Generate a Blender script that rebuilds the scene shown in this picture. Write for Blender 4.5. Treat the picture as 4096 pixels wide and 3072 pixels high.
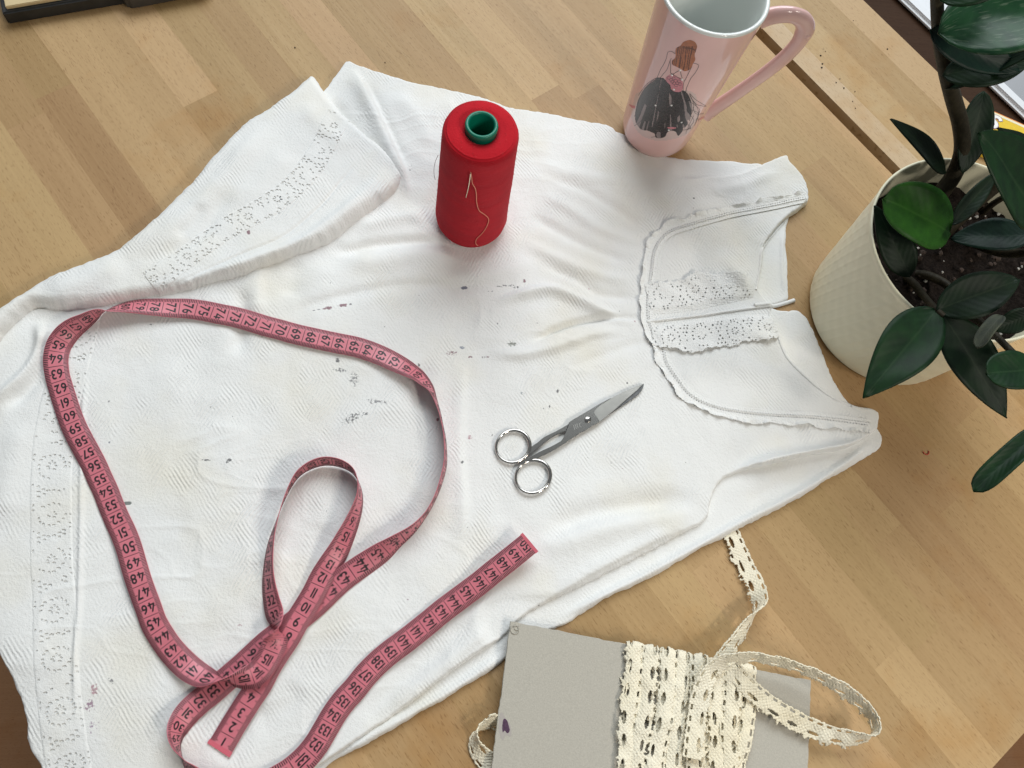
import bpy, bmesh, math, random
import numpy as np
from mathutils import Vector, Matrix

random.seed(7)
for o in list(bpy.data.objects):
    bpy.data.objects.remove(o)
SC = bpy.context.scene
COL = SC.collection

# ------------------------------------------------------------------ camera
F = 3200.0                      # focal length in pixels of a 4096 x 3072 picture
CAMH = 0.54                     # height of the lens above the table, metres
_zc = np.array([375.0, 1145.0, F]); _zc /= np.linalg.norm(_zc)
_xc = np.array([1.0, 0, 0]) - _zc[0] * _zc; _xc /= np.linalg.norm(_xc)
_yc = np.cross(_zc, _xc)
RM = np.array([_xc, _yc, _zc])
cam_d = bpy.data.cameras.new('camera'); cam = bpy.data.objects.new('camera', cam_d); COL.objects.link(cam)
cam_d.sensor_width = 36.0; cam_d.lens = F / 4096 * 36.0
cam_d.clip_start = 0.01; cam_d.clip_end = 50
M4 = Matrix([list(RM[0]) + [0], list(RM[1]) + [0], list(RM[2]) + [CAMH], [0, 0, 0, 1]])
cam.matrix_world = M4
SC.camera = cam

# ------------------------------------------------------------------ light
w = bpy.data.worlds.new('World'); SC.world = w; w.use_nodes = True
bg = w.node_tree.nodes['Background']
bg.inputs['Color'].default_value = (0.93, 0.97, 1.0, 1); bg.inputs['Strength'].default_value = 0.12

def area(name, loc, target, size, size_y, power, col):
    l = bpy.data.lights.new(name, 'AREA'); l.shape = 'RECTANGLE'; l.size = size; l.size_y = size_y
    l.energy = power; l.color = col
    o = bpy.data.objects.new(name, l); COL.objects.link(o); o.location = loc
    o.rotation_euler = (Vector(target) - Vector(loc)).to_track_quat('-Z', 'Y').to_euler()
    return o
area('window_light', (0.35, 2.1, 2.0), (0.1, 0.2, 0), 2.2, 1.8, 60, (0.90, 0.96, 1.0))
for i, (x, y) in enumerate([(0.74, -0.48), (1.05, -0.22), (0.84, -0.80)]):
    l = bpy.data.lights.new('ceiling_bulb', 'POINT'); l.energy = 8.4; l.color = (1.0, 0.93, 0.83); l.shadow_soft_size = 0.075
    o = bpy.data.objects.new('ceiling_bulb', l); COL.objects.link(o); o.location = (x, y, 1.02)
vs = SC.view_settings
SC.display_settings.display_device = 'sRGB'
vs.view_transform = 'Standard'; vs.look = 'None'; vs.gamma = 1.0; vs.exposure = 0.47; vs.use_curve_mapping = False

# ------------------------------------------------------------------ helpers
K = 4096.0 / 2212.0             # 'D' units are 1/2212 of the photo's width
CAMP = np.array([0, 0, CAMH])

def ray(px, py):
    return RM @ np.array([(px - 2048) / F, -(py - 1536) / F, -1.0])

def P(px, py, z=0.0):
    d = ray(px, py); t = (z - CAMH) / d[2]
    return CAMP + t * d

def PD(p, z=0.0):
    return P(p[0] * K, p[1] * K, z)

def smooth_path(pts, n=6, closed=False):
    """Catmull-Rom through the points (any dimension)."""
    p = np.array(pts, float); m = len(p); out = []
    rng = range(m) if closed else range(m - 1)
    for i in rng:
        if closed:
            a, b, c, d = p[(i - 1) % m], p[i], p[(i + 1) % m], p[(i + 2) % m]
        else:
            a, b, c, d = p[max(i - 1, 0)], p[i], p[i + 1], p[min(i + 2, m - 1)]
        for k in range(n):
            t = k / n
            out.append(0.5 * ((2 * b) + (c - a) * t + (2 * a - 5 * b + 4 * c - d) * t * t + (3 * b - a - 3 * c + d) * t ** 3))
    if not closed:
        out.append(p[-1])
    return np.array(out)

def resample(path, ds):
    path = np.asarray(path, float)
    L = np.concatenate([[0], np.cumsum(np.linalg.norm(np.diff(path, axis=0), axis=1))])
    n = max(2, int(round(L[-1] / ds)) + 1)
    s = np.linspace(0, L[-1], n)
    return np.stack([np.interp(s, L, path[:, k]) for k in range(path.shape[1])], 1), s

def vnoise(x, y, scale, seed):
    """smooth value noise in [-1, 1]; scale = feature size in metres"""
    tab = np.random.default_rng(seed).uniform(-1, 1, (256, 256))
    u = np.asarray(x) / scale + 1000.3; v = np.asarray(y) / scale + 1000.7
    iu = np.floor(u).astype(int); iv = np.floor(v).astype(int)
    fu = u - iu; fv = v - iv
    fu = fu * fu * fu * (fu * (fu * 6 - 15) + 10); fv = fv * fv * fv * (fv * (fv * 6 - 15) + 10)
    g = lambda a, b: tab[(iu + a) % 256, (iv + b) % 256]
    return (g(0, 0) * (1 - fu) + g(1, 0) * fu) * (1 - fv) + (g(0, 1) * (1 - fu) + g(1, 1) * fu) * fv

def sstep(a, b, x):
    t = np.clip((x - a) / (b - a), 0, 1); return t * t * (3 - 2 * t)

def link(name, me, mat=None, parent=None, smooth=True, **props):
    o = bpy.data.objects.new(name, me); COL.objects.link(o)
    if mat: me.materials.append(mat)
    if parent: o.parent = parent
    if smooth and len(me.polygons):
        me.polygons.foreach_set('use_smooth', [True] * len(me.polygons))
    for k, v in props.items(): o[k] = v
    return o

def mesh(name, verts, faces):
    me = bpy.data.meshes.new(name)
    me.from_pydata([tuple(map(float, v)) for v in verts], [], [tuple(map(int, f)) for f in faces]); me.update()
    return me

def bm_mesh(name, bm):
    me = bpy.data.meshes.new(name); bm.normal_update(); bm.to_mesh(me); bm.free(); return me

def thing(name, label, cat, loc=(0, 0, 0), group=None):
    o = bpy.data.objects.new(name, None); COL.objects.link(o); o.location = loc; o.empty_display_size = 0.01
    o['label'] = label; o['category'] = cat
    if group: o['group'] = group
    return o

def tag(o, label, cat, group=None):
    o['label'] = label; o['category'] = cat
    if group: o['group'] = group
    return o

def child(name, me, mat, parent, smooth=True, **props):
    """mesh given in world coordinates, parented to an empty that stands at parent.location"""
    o = link(name, me, mat, None, smooth, **props)
    o.parent = parent
    off = Vector((0, 0, 0)); q = parent
    while q is not None:
        off += q.location; q = q.parent
    o.location = -off
    return o

def grid_faces(nu, nv, closed_u=False, closed_v=False):
    f = []
    for i in range(nu if closed_u else nu - 1):
        for j in range(nv if closed_v else nv - 1):
            i2 = (i + 1) % nu; j2 = (j + 1) % nv
            f.append((i * nv + j, i2 * nv + j, i2 * nv + j2, i * nv + j2))
    return f

def lathe(profile, n, center):
    """profile: list of (r, z); surface of revolution about a vertical axis"""
    pr = np.array(profile); th = np.linspace(0, 2 * math.pi, n, endpoint=False)
    v = np.stack([center[0] + np.outer(np.cos(th), pr[:, 0]), center[1] + np.outer(np.sin(th), pr[:, 0]),
                  center[2] + np.outer(np.ones(n), pr[:, 1])], 2).reshape(-1, 3)
    return v, grid_faces(n, len(pr), closed_u=True)

def tube(path, rad, n=10, cap=True, flat=1.0, up=(0, 0, 1)):
    """swept tube; rad may be a list; flat squeezes it along 'up'"""
    p = np.asarray(path, float); m = len(p)
    rad = np.broadcast_to(np.asarray(rad, float), (m,))
    T = np.gradient(p, axis=0); T /= np.linalg.norm(T, axis=1)[:, None] + 1e-12
    v = []
    N = np.cross(T[0], up)
    if np.linalg.norm(N) < 1e-4: N = np.cross(T[0], (1, 0, 0))
    for i in range(m):
        N = N - T[i] * (N @ T[i]); N /= np.linalg.norm(N) + 1e-12
        B = np.cross(N, T[i])
        for k in range(n):
            a = 2 * math.pi * k / n
            v.append(p[i] + rad[i] * (math.cos(a) * N + flat * math.sin(a) * B))
    f = grid_faces(m, n, closed_v=True)
    f = [q[::-1] for q in f]
    if cap:
        f.append(tuple(range(n))); f.append(tuple((m - 1) * n + k for k in range(n))[::-1])
    return v, f

# ------------------------------------------------------------------ materials
def new_mat(name):
    m = bpy.data.materials.new(name); m.use_nodes = True
    nt = m.node_tree; b = nt.nodes['Principled BSDF']
    return m, nt, b

def simple(name, col, rough=0.5, metal=0.0, spec=0.5, coat=0.0, sss=0.0, var=0.0, vscale=200.0, bump=0.0, bscale=800.0):
    m, nt, b = new_mat(name)
    b.inputs['Base Color'].default_value = (*col, 1); b.inputs['Roughness'].default_value = rough
    b.inputs['Metallic'].default_value = metal; b.inputs['Specular IOR Level'].default_value = spec
    b.inputs['Coat Weight'].default_value = coat; b.inputs['Coat Roughness'].default_value = 0.08
    if sss:
        b.inputs['Subsurface Weight'].default_value = sss; b.inputs['Subsurface Radius'].default_value = (0.004, 0.003, 0.002)
    tc = nt.nodes.new('ShaderNodeTexCoord')
    if var:
        n = nt.nodes.new('ShaderNodeTexNoise'); n.inputs['Scale'].default_value = vscale; n.inputs['Detail'].default_value = 4
        nt.links.new(tc.outputs['Object'], n.inputs['Vector'])
        r = nt.nodes.new('ShaderNodeMapRange'); r.inputs['To Min'].default_value = 1 - var; r.inputs['To Max'].default_value = 1 + var
        r.inputs['From Min'].default_value = 0.25; r.inputs['From Max'].default_value = 0.75
        nt.links.new(n.outputs['Fac'], r.inputs['Value'])
        mx = nt.nodes.new('ShaderNodeVectorMath'); mx.operation = 'SCALE'; mx.inputs[0].default_value = col
        nt.links.new(r.outputs['Result'], mx.inputs['Scale']); nt.links.new(mx.outputs['Vector'], b.inputs['Base Color'])
    if bump:
        n2 = nt.nodes.new('ShaderNodeTexNoise'); n2.inputs['Scale'].default_value = bscale; n2.inputs['Detail'].default_value = 3
        nt.links.new(tc.outputs['Object'], n2.inputs['Vector'])
        bp = nt.nodes.new('ShaderNodeBump'); bp.inputs['Strength'].default_value = 1.0; bp.inputs['Distance'].default_value = bump
        nt.links.new(n2.outputs['Fac'], bp.inputs['Height']); nt.links.new(bp.outputs['Normal'], b.inputs['Normal'])
    return m

def node(nt, t, **kw):
    n = nt.nodes.new(t)
    for k, v in kw.items(): setattr(n, k, v)
    return n

def wood_mat(name, c_light, c_dark, rough=0.42, contrast=1.0, spec=0.5):
    """beech strip: fine fibres along local X, short dark rays, one tint per plank"""
    m, nt, b = new_mat(name); L = nt.links.new
    tc = node(nt, 'ShaderNodeTexCoord'); oi = node(nt, 'ShaderNodeObjectInfo')
    add = node(nt, 'ShaderNodeVectorMath', operation='ADD'); sc = node(nt, 'ShaderNodeVectorMath', operation='SCALE')
    cmb = node(nt, 'ShaderNodeCombineXYZ')
    for k in 'XYZ': L(oi.outputs['Random'], cmb.inputs[k])
    L(cmb.outputs[0], sc.inputs[0]); sc.inputs['Scale'].default_value = 37.0
    L(tc.outputs['Object'], add.inputs[0]); L(sc.outputs[0], add.inputs[1])
    def stretched(v, nodetype, **inp):
        mp = node(nt, 'ShaderNodeMapping'); mp.inputs['Scale'].default_value = v; L(add.outputs[0], mp.inputs['Vector'])
        n = node(nt, nodetype); L(mp.outputs[0], n.inputs['Vector'])
        for k, x in inp.items(): n.inputs[k].default_value = x
        return n
    fib = stretched((10, 520, 60), 'ShaderNodeTexNoise', Scale=1.0, Detail=5.0, Roughness=0.6)
    big = stretched((4, 55, 30), 'ShaderNodeTexNoise', Scale=1.0, Detail=3.0, Distortion=0.6)
    ray_ = stretched((230, 1500, 200), 'ShaderNodeTexNoise', Scale=1.0, Detail=1.0)
    rr = node(nt, 'ShaderNodeMapRange'); rr.inputs['From Min'].default_value = 0.60; rr.inputs['From Max'].default_value = 0.72
    L(ray_.outputs['Fac'], rr.inputs['Value'])
    # tint = plank random + broad figure + fibres
    s1 = node(nt, 'ShaderNodeMath', operation='MULTIPLY_ADD'); L(fib.outputs['Fac'], s1.inputs[0]); s1.inputs[1].default_value = 0.55 * contrast; 
    s0 = node(nt, 'ShaderNodeMath', operation='MULTIPLY_ADD'); L(big.outputs['Fac'], s0.inputs[0]); s0.inputs[1].default_value = 0.38 * contrast; 
    rnd = node(nt, 'ShaderNodeMath', operation='MULTIPLY_ADD'); L(oi.outputs['Random'], rnd.inputs[0]); rnd.inputs[1].default_value = 0.64; rnd.inputs[2].default_value = -0.38 * contrast
    L(rnd.outputs[0], s0.inputs[2]); L(s0.outputs[0], s1.inputs[2])
    mix = node(nt, 'ShaderNodeMix', data_type='RGBA'); L(s1.outputs[0], mix.inputs['Factor'])
    mix.inputs[6].default_value = (*c_light, 1); mix.inputs[7].default_value = (*c_dark, 1)
    # a second, redder random shift
    fr = node(nt, 'ShaderNodeMath', operation='FRACT'); ml = node(nt, 'ShaderNodeMath', operation='MULTIPLY'); L(oi.outputs['Random'], ml.inputs[0]); ml.inputs[1].default_value = 7.31; L(ml.outputs[0], fr.inputs[0])
    hs = node(nt, 'ShaderNodeHueSaturation'); L(mix.outputs[2], hs.inputs['Color'])
    hm = node(nt, 'ShaderNodeMapRange'); L(fr.outputs[0], hm.inputs['Value']); hm.inputs['To Min'].default_value = 0.493; hm.inputs['To Max'].default_value = 0.503
    L(hm.outputs[0], hs.inputs['Hue'])
    dk = node(nt, 'ShaderNodeMix', data_type='RGBA'); dk.blend_type = 'MULTIPLY'; L(hs.outputs[0], dk.inputs[6]); dk.inputs[7].default_value = (0.50, 0.40, 0.30, 1)
    mm = node(nt, 'ShaderNodeMath', operation='MULTIPLY'); L(rr.outputs[0], mm.inputs[0]); mm.inputs[1].default_value = 0.55
    L(mm.outputs[0], dk.inputs[0])
    # amber oil / glue stains lying on the wood, in table coordinates
    geo = node(nt, 'ShaderNodeNewGeometry')
    st = node(nt, 'ShaderNodeTexNoise'); st.inputs['Scale'].default_value = 9.0; st.inputs['Detail'].default_value = 4.0; st.inputs['Roughness'].default_value = 0.62
    L(geo.outputs['Position'], st.inputs['Vector'])
    sr = node(nt, 'ShaderNodeMapRange'); sr.inputs['From Min'].default_value = 0.55; sr.inputs['From Max'].default_value = 0.75; sr.inputs['To Max'].default_value = 0.75
    L(st.outputs['Fac'], sr.inputs['Value'])
    am = node(nt, 'ShaderNodeMix', data_type='RGBA'); am.blend_type = 'MULTIPLY'; L(dk.outputs[2], am.inputs[6]); am.inputs[7].default_value = (0.86, 0.66, 0.36, 1); L(sr.outputs[0], am.inputs[0])
    L(am.outputs[2], b.inputs['Base Color'])
    b.inputs['Specular IOR Level'].default_value = spec
    ro = node(nt, 'ShaderNodeMapRange'); L(fib.outputs['Fac'], ro.inputs['Value']); ro.inputs['To Min'].default_value = rough - 0.06; ro.inputs['To Max'].default_value = rough + 0.10
    L(ro.outputs[0], b.inputs['Roughness'])
    bp = node(nt, 'ShaderNodeBump'); bp.inputs['Strength'].default_value = 0.35; bp.inputs['Distance'].default_value = 0.0002; L(fib.outputs['Fac'], bp.inputs['Height']); L(bp.outputs[0], b.inputs['Normal'])
    return m

def cloth_mat(name, col=(0.80, 0.80, 0.78), stained=True, weave=1.0, knit=0.0):
    m, nt, b = new_mat(name); L = nt.links.new
    geo = node(nt, 'ShaderNodeNewGeometry')
    pos = geo.outputs['Position']
    def mapped(rot, scl):
        mp = node(nt, 'ShaderNodeMapping'); mp.inputs['Rotation'].default_value = (0, 0, math.radians(rot)); mp.inputs['Scale'].default_value = scl; L(pos, mp.inputs['Vector']); return mp.outputs[0]
    # crepe weave: two families of short ridges, each present in patches
    def rows(rot, seed):
        w_ = node(nt, 'ShaderNodeTexWave'); w_.inputs['Scale'].default_value = 1.0; w_.inputs['Distortion'].default_value = 7.0; w_.inputs['Detail'].default_value = 2.5; w_.inputs['Detail Scale'].default_value = 0.35
        L(mapped(rot, (135, 135, 40)), w_.inputs['Vector']); return w_.outputs['Fac']
    wa, wb = rows(28, 1), rows(-38, 2)
    ms = node(nt, 'ShaderNodeTexNoise'); ms.inputs['Scale'].default_value = 60; ms.inputs['Detail'].default_value = 2; L(pos, ms.inputs['Vector'])
    mr = node(nt, 'ShaderNodeMapRange'); mr.inputs['From Min'].default_value = 0.42; mr.inputs['From Max'].default_value = 0.58; L(ms.outputs['Fac'], mr.inputs['Value'])
    mixw = node(nt, 'ShaderNodeMix', data_type='FLOAT'); L(mr.outputs[0], mixw.inputs[0]); L(wa, mixw.inputs[2]); L(wb, mixw.inputs[3])
    pt = node(nt, 'ShaderNodeTexNoise'); pt.inputs['Scale'].default_value = 38; pt.inputs['Detail'].default_value = 2; L(pos, pt.inputs['Vector'])
    pr = node(nt, 'ShaderNodeMapRange'); pr.inputs['From Min'].default_value = 0.46; pr.inputs['From Max'].default_value = 0.68; pr.inputs['To Min'].default_value = 0.06; L(pt.outputs['Fac'], pr.inputs['Value'])
    mul = node(nt, 'ShaderNodeMath', operation='MULTIPLY'); L(mixw.outputs[0], mul.inputs[0]); L(pr.outputs[0], mul.inputs[1])
    fz = node(nt, 'ShaderNodeTexNoise'); fz.inputs['Scale'].default_value = 1500; fz.inputs['Detail'].default_value = 3; L(pos, fz.inputs['Vector'])
    b1 = node(nt, 'ShaderNodeBump'); b1.inputs['Strength'].default_value = 1.0; b1.inputs['Distance'].default_value = 0.00030 * weave; L(mul.outputs[0], b1.inputs['Height'])
    b2 = node(nt, 'ShaderNodeBump'); b2.inputs['Strength'].default_value = 0.8; b2.inputs['Distance'].default_value = 0.00022; L(fz.outputs['Fac'], b2.inputs['Height']); L(b1.outputs[0], b2.inputs['Normal'])
    fm = node(nt, 'ShaderNodeTexNoise'); fm.inputs['Scale'].default_value = 520; fm.inputs['Detail'].default_value = 2; fm.inputs['Roughness'].default_value = 0.7; L(pos, fm.inputs['Vector'])
    b3 = node(nt, 'ShaderNodeBump'); b3.inputs['Strength'].default_value = 1.0; b3.inputs['Distance'].default_value = 0.00042; L(fm.outputs['Fac'], b3.inputs['Height']); L(b2.outputs[0], b3.inputs['Normal'])
    nrm_out = b3.outputs[0]
    if knit:                                                    # little knots of crochet work
        vo = node(nt, 'ShaderNodeTexVoronoi'); vo.inputs['Scale'].default_value = 620; vo.inputs['Randomness'].default_value = 0.6; L(pos, vo.inputs['Vector'])
        b4 = node(nt, 'ShaderNodeBump', invert=True); b4.inputs['Strength'].default_value = 1.0; b4.inputs['Distance'].default_value = 0.0008 * knit; L(vo.outputs['Distance'], b4.inputs['Height']); L(nrm_out, b4.inputs['Normal']); nrm_out = b4.outputs[0]
    L(nrm_out, b.inputs['Normal'])
    # faint yellowing
    yn = node(nt, 'ShaderNodeTexNoise'); yn.inputs['Scale'].default_value = 14; yn.inputs['Detail'].default_value = 3; L(pos, yn.inputs['Vector'])
    yr = node(nt, 'ShaderNodeMapRange'); yr.inputs['From Min'].default_value = 0.5; yr.inputs['From Max'].default_value = 0.75; L(yn.outputs['Fac'], yr.inputs['Value'])
    ym = node(nt, 'ShaderNodeMix', data_type='RGBA'); ym.inputs[6].default_value = (*col, 1); ym.inputs[7].default_value = (col[0] * 0.97, col[1] * 0.935, col[2] * 0.85, 1); L(yr.outputs[0], ym.inputs[0])
    out = ym.outputs[2]
    if stained:
        at = node(nt, 'ShaderNodeAttribute', attribute_name='stain')
        sn = node(nt, 'ShaderNodeTexNoise'); sn.inputs['Scale'].default_value = 620; sn.inputs['Detail'].default_value = 3; sn.inputs['Roughness'].default_value = 0.6; L(pos, sn.inputs['Vector'])
        ad = node(nt, 'ShaderNodeMath', operation='ADD'); L(at.outputs['Alpha'], ad.inputs[0]); L(sn.outputs['Fac'], ad.inputs[1])
        sr = node(nt, 'ShaderNodeMapRange'); sr.inputs['From Min'].default_value = 0.98; sr.inputs['From Max'].default_value = 1.10; sr.inputs['To Max'].default_value = 0.78; L(ad.outputs[0], sr.inputs['Value'])
        sm = node(nt, 'ShaderNodeMix', data_type='RGBA'); L(sr.outputs[0], sm.inputs[0]); L(out, sm.inputs[6]); L(at.outputs['Color'], sm.inputs[7]); out = sm.outputs[2]
    L(out, b.inputs['Base Color'])
    b.inputs['Roughness'].default_value = 0.95; b.inputs['Specular IOR Level'].default_value = 0.15
    b.inputs['Sheen Weight'].default_value = 0.12; b.inputs['Sheen Roughness'].default_value = 0.5
    return m

M_WOOD = wood_mat('beech', (0.50, 0.340, 0.162), (0.295, 0.176, 0.070), rough=0.50, contrast=1.0, spec=0.32)
M_WOOD2 = wood_mat('pale_beech', (0.45, 0.318, 0.162), (0.325, 0.21, 0.09), rough=0.5, spec=0.32)
M_STRIP = wood_mat('ash_strip', (0.52, 0.39, 0.25), (0.40, 0.28, 0.165), rough=0.5, spec=0.32)
M_CLOTH = cloth_mat('white_crepe_cotton')
M_CLOTH_BACK = cloth_mat('white_cotton_back', stained=False, weave=0.5)
M_TRIM = cloth_mat('white_crochet_cotton', col=(0.82, 0.82, 0.80), stained=False, weave=0.1, knit=0.42)
M_LACE = cloth_mat('white_lace_cotton', col=(0.81, 0.81, 0.79), stained=False, weave=0.25)
# ================================================================== the table and the floor
AU = math.radians(-52.55)                                   # direction the planks run in
U = np.array([math.cos(AU), math.sin(AU)]); W = np.array([-math.sin(AU), math.cos(AU)])
T0 = -0.0236; PITCH = 0.0295
TH = 0.03

def plank_box(name, a0, a1, c0, c1, mat, parent, top=0.0, th=TH):
    """a: along the planks, c: across; the object's own X runs along the plank"""
    la, lc = (a1 - a0) / 2, (c1 - c0) / 2; e = 0.00002
    v = []
    for z, s in ((-th, 0), (-e, 0), (0, e)):
        for x, y in ((-la, -lc), (la, -lc), (la, lc), (-la, lc)):
            v.append((x - math.copysign(s, x), y - math.copysign(s, y), z))
    f = [(0, 3, 2, 1), (8, 9, 10, 11)]
    for r in (0, 4):
        for k in range(4):
            f.append((r + k, r + (k + 1) % 4, r + 4 + (k + 1) % 4, r + 4 + k))
    o = link(name, mesh(name, v, f), mat, parent, smooth=False)
    cxy = U * (a0 + a1) / 2 + W * (c0 + c1) / 2
    o.location = (cxy[0], cxy[1], top); o.rotation_euler = (0, 0, AU)
    return o

def slab(name, a0, a1, c0, c1, z0, z1, mat):
    v = [(*(U * a + W * c), z) for z in (z0, z1) for a, c in ((a0, c0), (a1, c0), (a1, c1), (a0, c1))]
    f = [(0, 3, 2, 1), (4, 5, 6, 7)] + [(k, (k + 1) % 4, 4 + (k + 1) % 4, 4 + k) for k in range(4)]
    return link(name, mesh(name, v, f), mat, None, smooth=False, kind='structure')

END = 0.2765
M_CORE = simple('table_core', (0.10, 0.055, 0.03), 0.8, var=0.2)
table = slab('table', -0.74, END - 0.001, T0 - 5 * PITCH + 0.001, 0.5450, -0.034, -0.0215, M_CORE)
table2 = slab('second_table', -0.74, END - 0.001, 0.5570, 0.6630, -0.034, -0.0215, M_CORE)
JOINTS = {0: [-0.499, -0.19], 1: [-0.513, -0.20], 4: [-0.449], 11: [-0.370], 12: [-0.307, 0.03], 9: [0.185, -0.16], 15: [0.104], 16: [-0.52], 14: [-0.12]}
prng = random.Random(21)
row = 0
for k in range(-5, 20):
    c0 = T0 + k * PITCH; c1 = c0 + PITCH
    if c0 > 0.54: break
    c1 = min(c1, 0.5455)
    if c1 < c0 + 0.004: break
    cuts = sorted(JOINTS.get(k, [prng.uniform(-0.6, 0.2)]))
    lo = cuts[0]
    while lo > -0.74: lo -= prng.uniform(0.34, 0.60); cuts.append(lo)
    hi = max(cuts)
    while hi < END: hi += prng.uniform(0.34, 0.60); cuts.append(hi)
    cuts = sorted(cuts)
    for a0, a1 in zip(cuts[:-1], cuts[1:]):
        a0 = max(a0, -0.74); a1 = min(a1, END)
        if a1 - a0 < 0.004: continue
        plank_box('plank', a0, a1, c0, c1, M_WOOD, table, th=0.0215)
plank_box('edge_strip', -0.74, END, 0.5560, 0.5765, M_STRIP, table2, th=0.0215)
k = 0; c0 = 0.5765
while c0 < 0.6635:
    c1 = min(c0 + PITCH, 0.6640); a = -0.74 + prng.uniform(0.05, 0.3)
    cuts = [-0.74]
    while a < END: cuts.append(a); a += prng.uniform(0.34, 0.60)
    cuts.append(END)
    for a0, a1 in zip(cuts[:-1], cuts[1:]): plank_box('plank', a0, a1, c0, c1, M_WOOD2, table2, th=0.0215)
    c0 = c1
M_BROWN = wood_mat('dark_brown_wood', (0.060, 0.030, 0.016), (0.035, 0.017, 0.010), rough=0.7, spec=0.12)
slab('bench', -0.74, END, 0.6700, 1.05, -0.045, -0.006, M_BROWN)
M_FLOOR = wood_mat('brown_floor', (0.42, 0.22, 0.10), (0.27, 0.13, 0.055), rough=0.5)
fl = link('floor', mesh('floor', [(-4, -4, 0), (4, -4, 0), (4, 4, 0), (-4, 4, 0)], [(0, 1, 2, 3)]), M_FLOOR, None, smooth=False, kind='structure')
fl.location = (0, 0, -0.74)

# ================================================================== the dress
STEP = 0.0009
GX0, GX1, GY0, GY1 = -0.375, 0.405, -0.105, 0.505
gx = np.arange(GX0, GX1, STEP); gy = np.arange(GY0, GY1, STEP)
NXG, NYG = len(gx), len(gy)
GXX, GYY = np.meshgrid(gx, gy, indexing='ij')

def win(p0, p1, R):
    x0, x1 = min(p0[0], p1[0]) - R, max(p0[0], p1[0]) + R; y0, y1 = min(p0[1], p1[1]) - R, max(p0[1], p1[1]) + R
    i0 = max(int((x0 - GX0) / STEP), 0); i1 = min(int((x1 - GX0) / STEP) + 2, NXG)
    j0 = max(int((y0 - GY0) / STEP), 0); j1 = min(int((y1 - GY0) / STEP) + 2, NYG)
    return slice(i0, max(i1, i0)), slice(j0, max(j1, j0))

def inside(poly):
    m = np.zeros((NXG, NYG), bool); p = poly
    q = np.roll(p, -1, 0)
    for (x0, y0), (x1, y1) in zip(p, q):
        if y0 == y1: continue
        lo, hi = min(y0, y1), max(y0, y1)
        j0 = max(int(math.ceil((lo - GY0) / STEP)), 0); j1 = min(int(math.ceil((hi - GY0) / STEP)), NYG)
        if j1 <= j0: continue
        yy = gy[j0:j1]; xc = x0 + (yy - y0) * (x1 - x0) / (y1 - y0)
        m[:, j0:j1] ^= gx[:, None] < xc[None, :]
    return m

def edge_dist(poly, R, closed=True):
    D_ = np.full((NXG, NYG), R); NX_ = np.zeros((NXG, NYG)); NY_ = np.zeros((NXG, NYG))
    n = len(poly)
    for i in range(n if closed else n - 1):
        a, b = poly[i], poly[(i + 1) % n]
        w_ = win(a, b, R); x = GXX[w_]; y = GYY[w_]
        if x.size == 0: continue
        ab = b - a; l2 = ab @ ab + 1e-18
        t = np.clip(((x - a[0]) * ab[0] + (y - a[1]) * ab[1]) / l2, 0, 1)
        qx = a[0] + t * ab[0]; qy = a[1] + t * ab[1]; d = np.hypot(x - qx, y - qy)
        m = d < D_[w_]
        D_[w_] = np.where(m, d, D_[w_]); NX_[w_] = np.where(m, qx, NX_[w_]); NY_[w_] = np.where(m, qy, NY_[w_])
    return D_, NX_, NY_

def fold(z, pts, amp, wl, wr=None, taper=0.25, zref=0.004):
    """add a ridge (amp > 0) or valley along a path given in D units; wl / wr: half width on its left / right, all in mm"""
    wr = wl if wr is None else wr
    path = smooth_path([PD(p, zref)[:2] for p in pts], 5)
    L = np.concatenate([[0], np.cumsum(np.linalg.norm(np.diff(path, axis=0), axis=1))]); Lt = L[-1]
    R = 2.6 * max(wl, wr) / 1000
    best = np.full((NXG, NYG), R); S = np.zeros((NXG, NYG)); A = np.zeros((NXG, NYG))
    for i in range(len(path) - 1):
        a, b = path[i], path[i + 1]; w_ = win(a, b, R); x = GXX[w_]; y = GYY[w_]
        if x.size == 0: continue
        ab = b - a; l2 = ab @ ab + 1e-18
        t = np.clip(((x - a[0]) * ab[0] + (y - a[1]) * ab[1]) / l2, 0, 1)
        d = np.hypot(x - a[0] - t * ab[0], y - a[1] - t * ab[1])
        side = np.sign(ab[0] * (y - a[1]) - ab[1] * (x - a[0]))
        m = d < best[w_]
        best[w_] = np.where(m, d, best[w_]); S[w_] = np.where(m, side, S[w_]); A[w_] = np.where(m, (L[i] + t * (L[i + 1] - L[i])) / Lt, A[w_])
    m = best < R
    wd = np.where(S > 0, wl, wr) / 1000
    pr = np.exp(-(best / wd) ** 2)
    if taper > 0:
        pr *= sstep(0, taper, A) * sstep(0, taper, 1 - A)
    z[m] += (1.5 * amp / 1000 * pr)[m]

def outline(pts, zref=0.001, n=6, seed=3, jit=0.0005):
    p = smooth_path([PD(q, zref)[:2] for q in pts], n, closed=True)
    p, _ = resample(np.vstack([p, p[:1]]), 0.0018); p = p[:-1]
    t = np.arange(len(p)) * 0.0018
    nrm = np.roll(p, -1, 0) - np.roll(p, 1, 0); nrm = np.stack([nrm[:, 1], -nrm[:, 0]], 1); nrm /= np.linalg.norm(nrm, axis=1)[:, None] + 1e-9
    j = vnoise(t, t * 0, 0.0026, seed) * jit + vnoise(t, t * 0, 0.018, seed + 1) * jit * 1.6
    return p + nrm * j[:, None]

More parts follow.
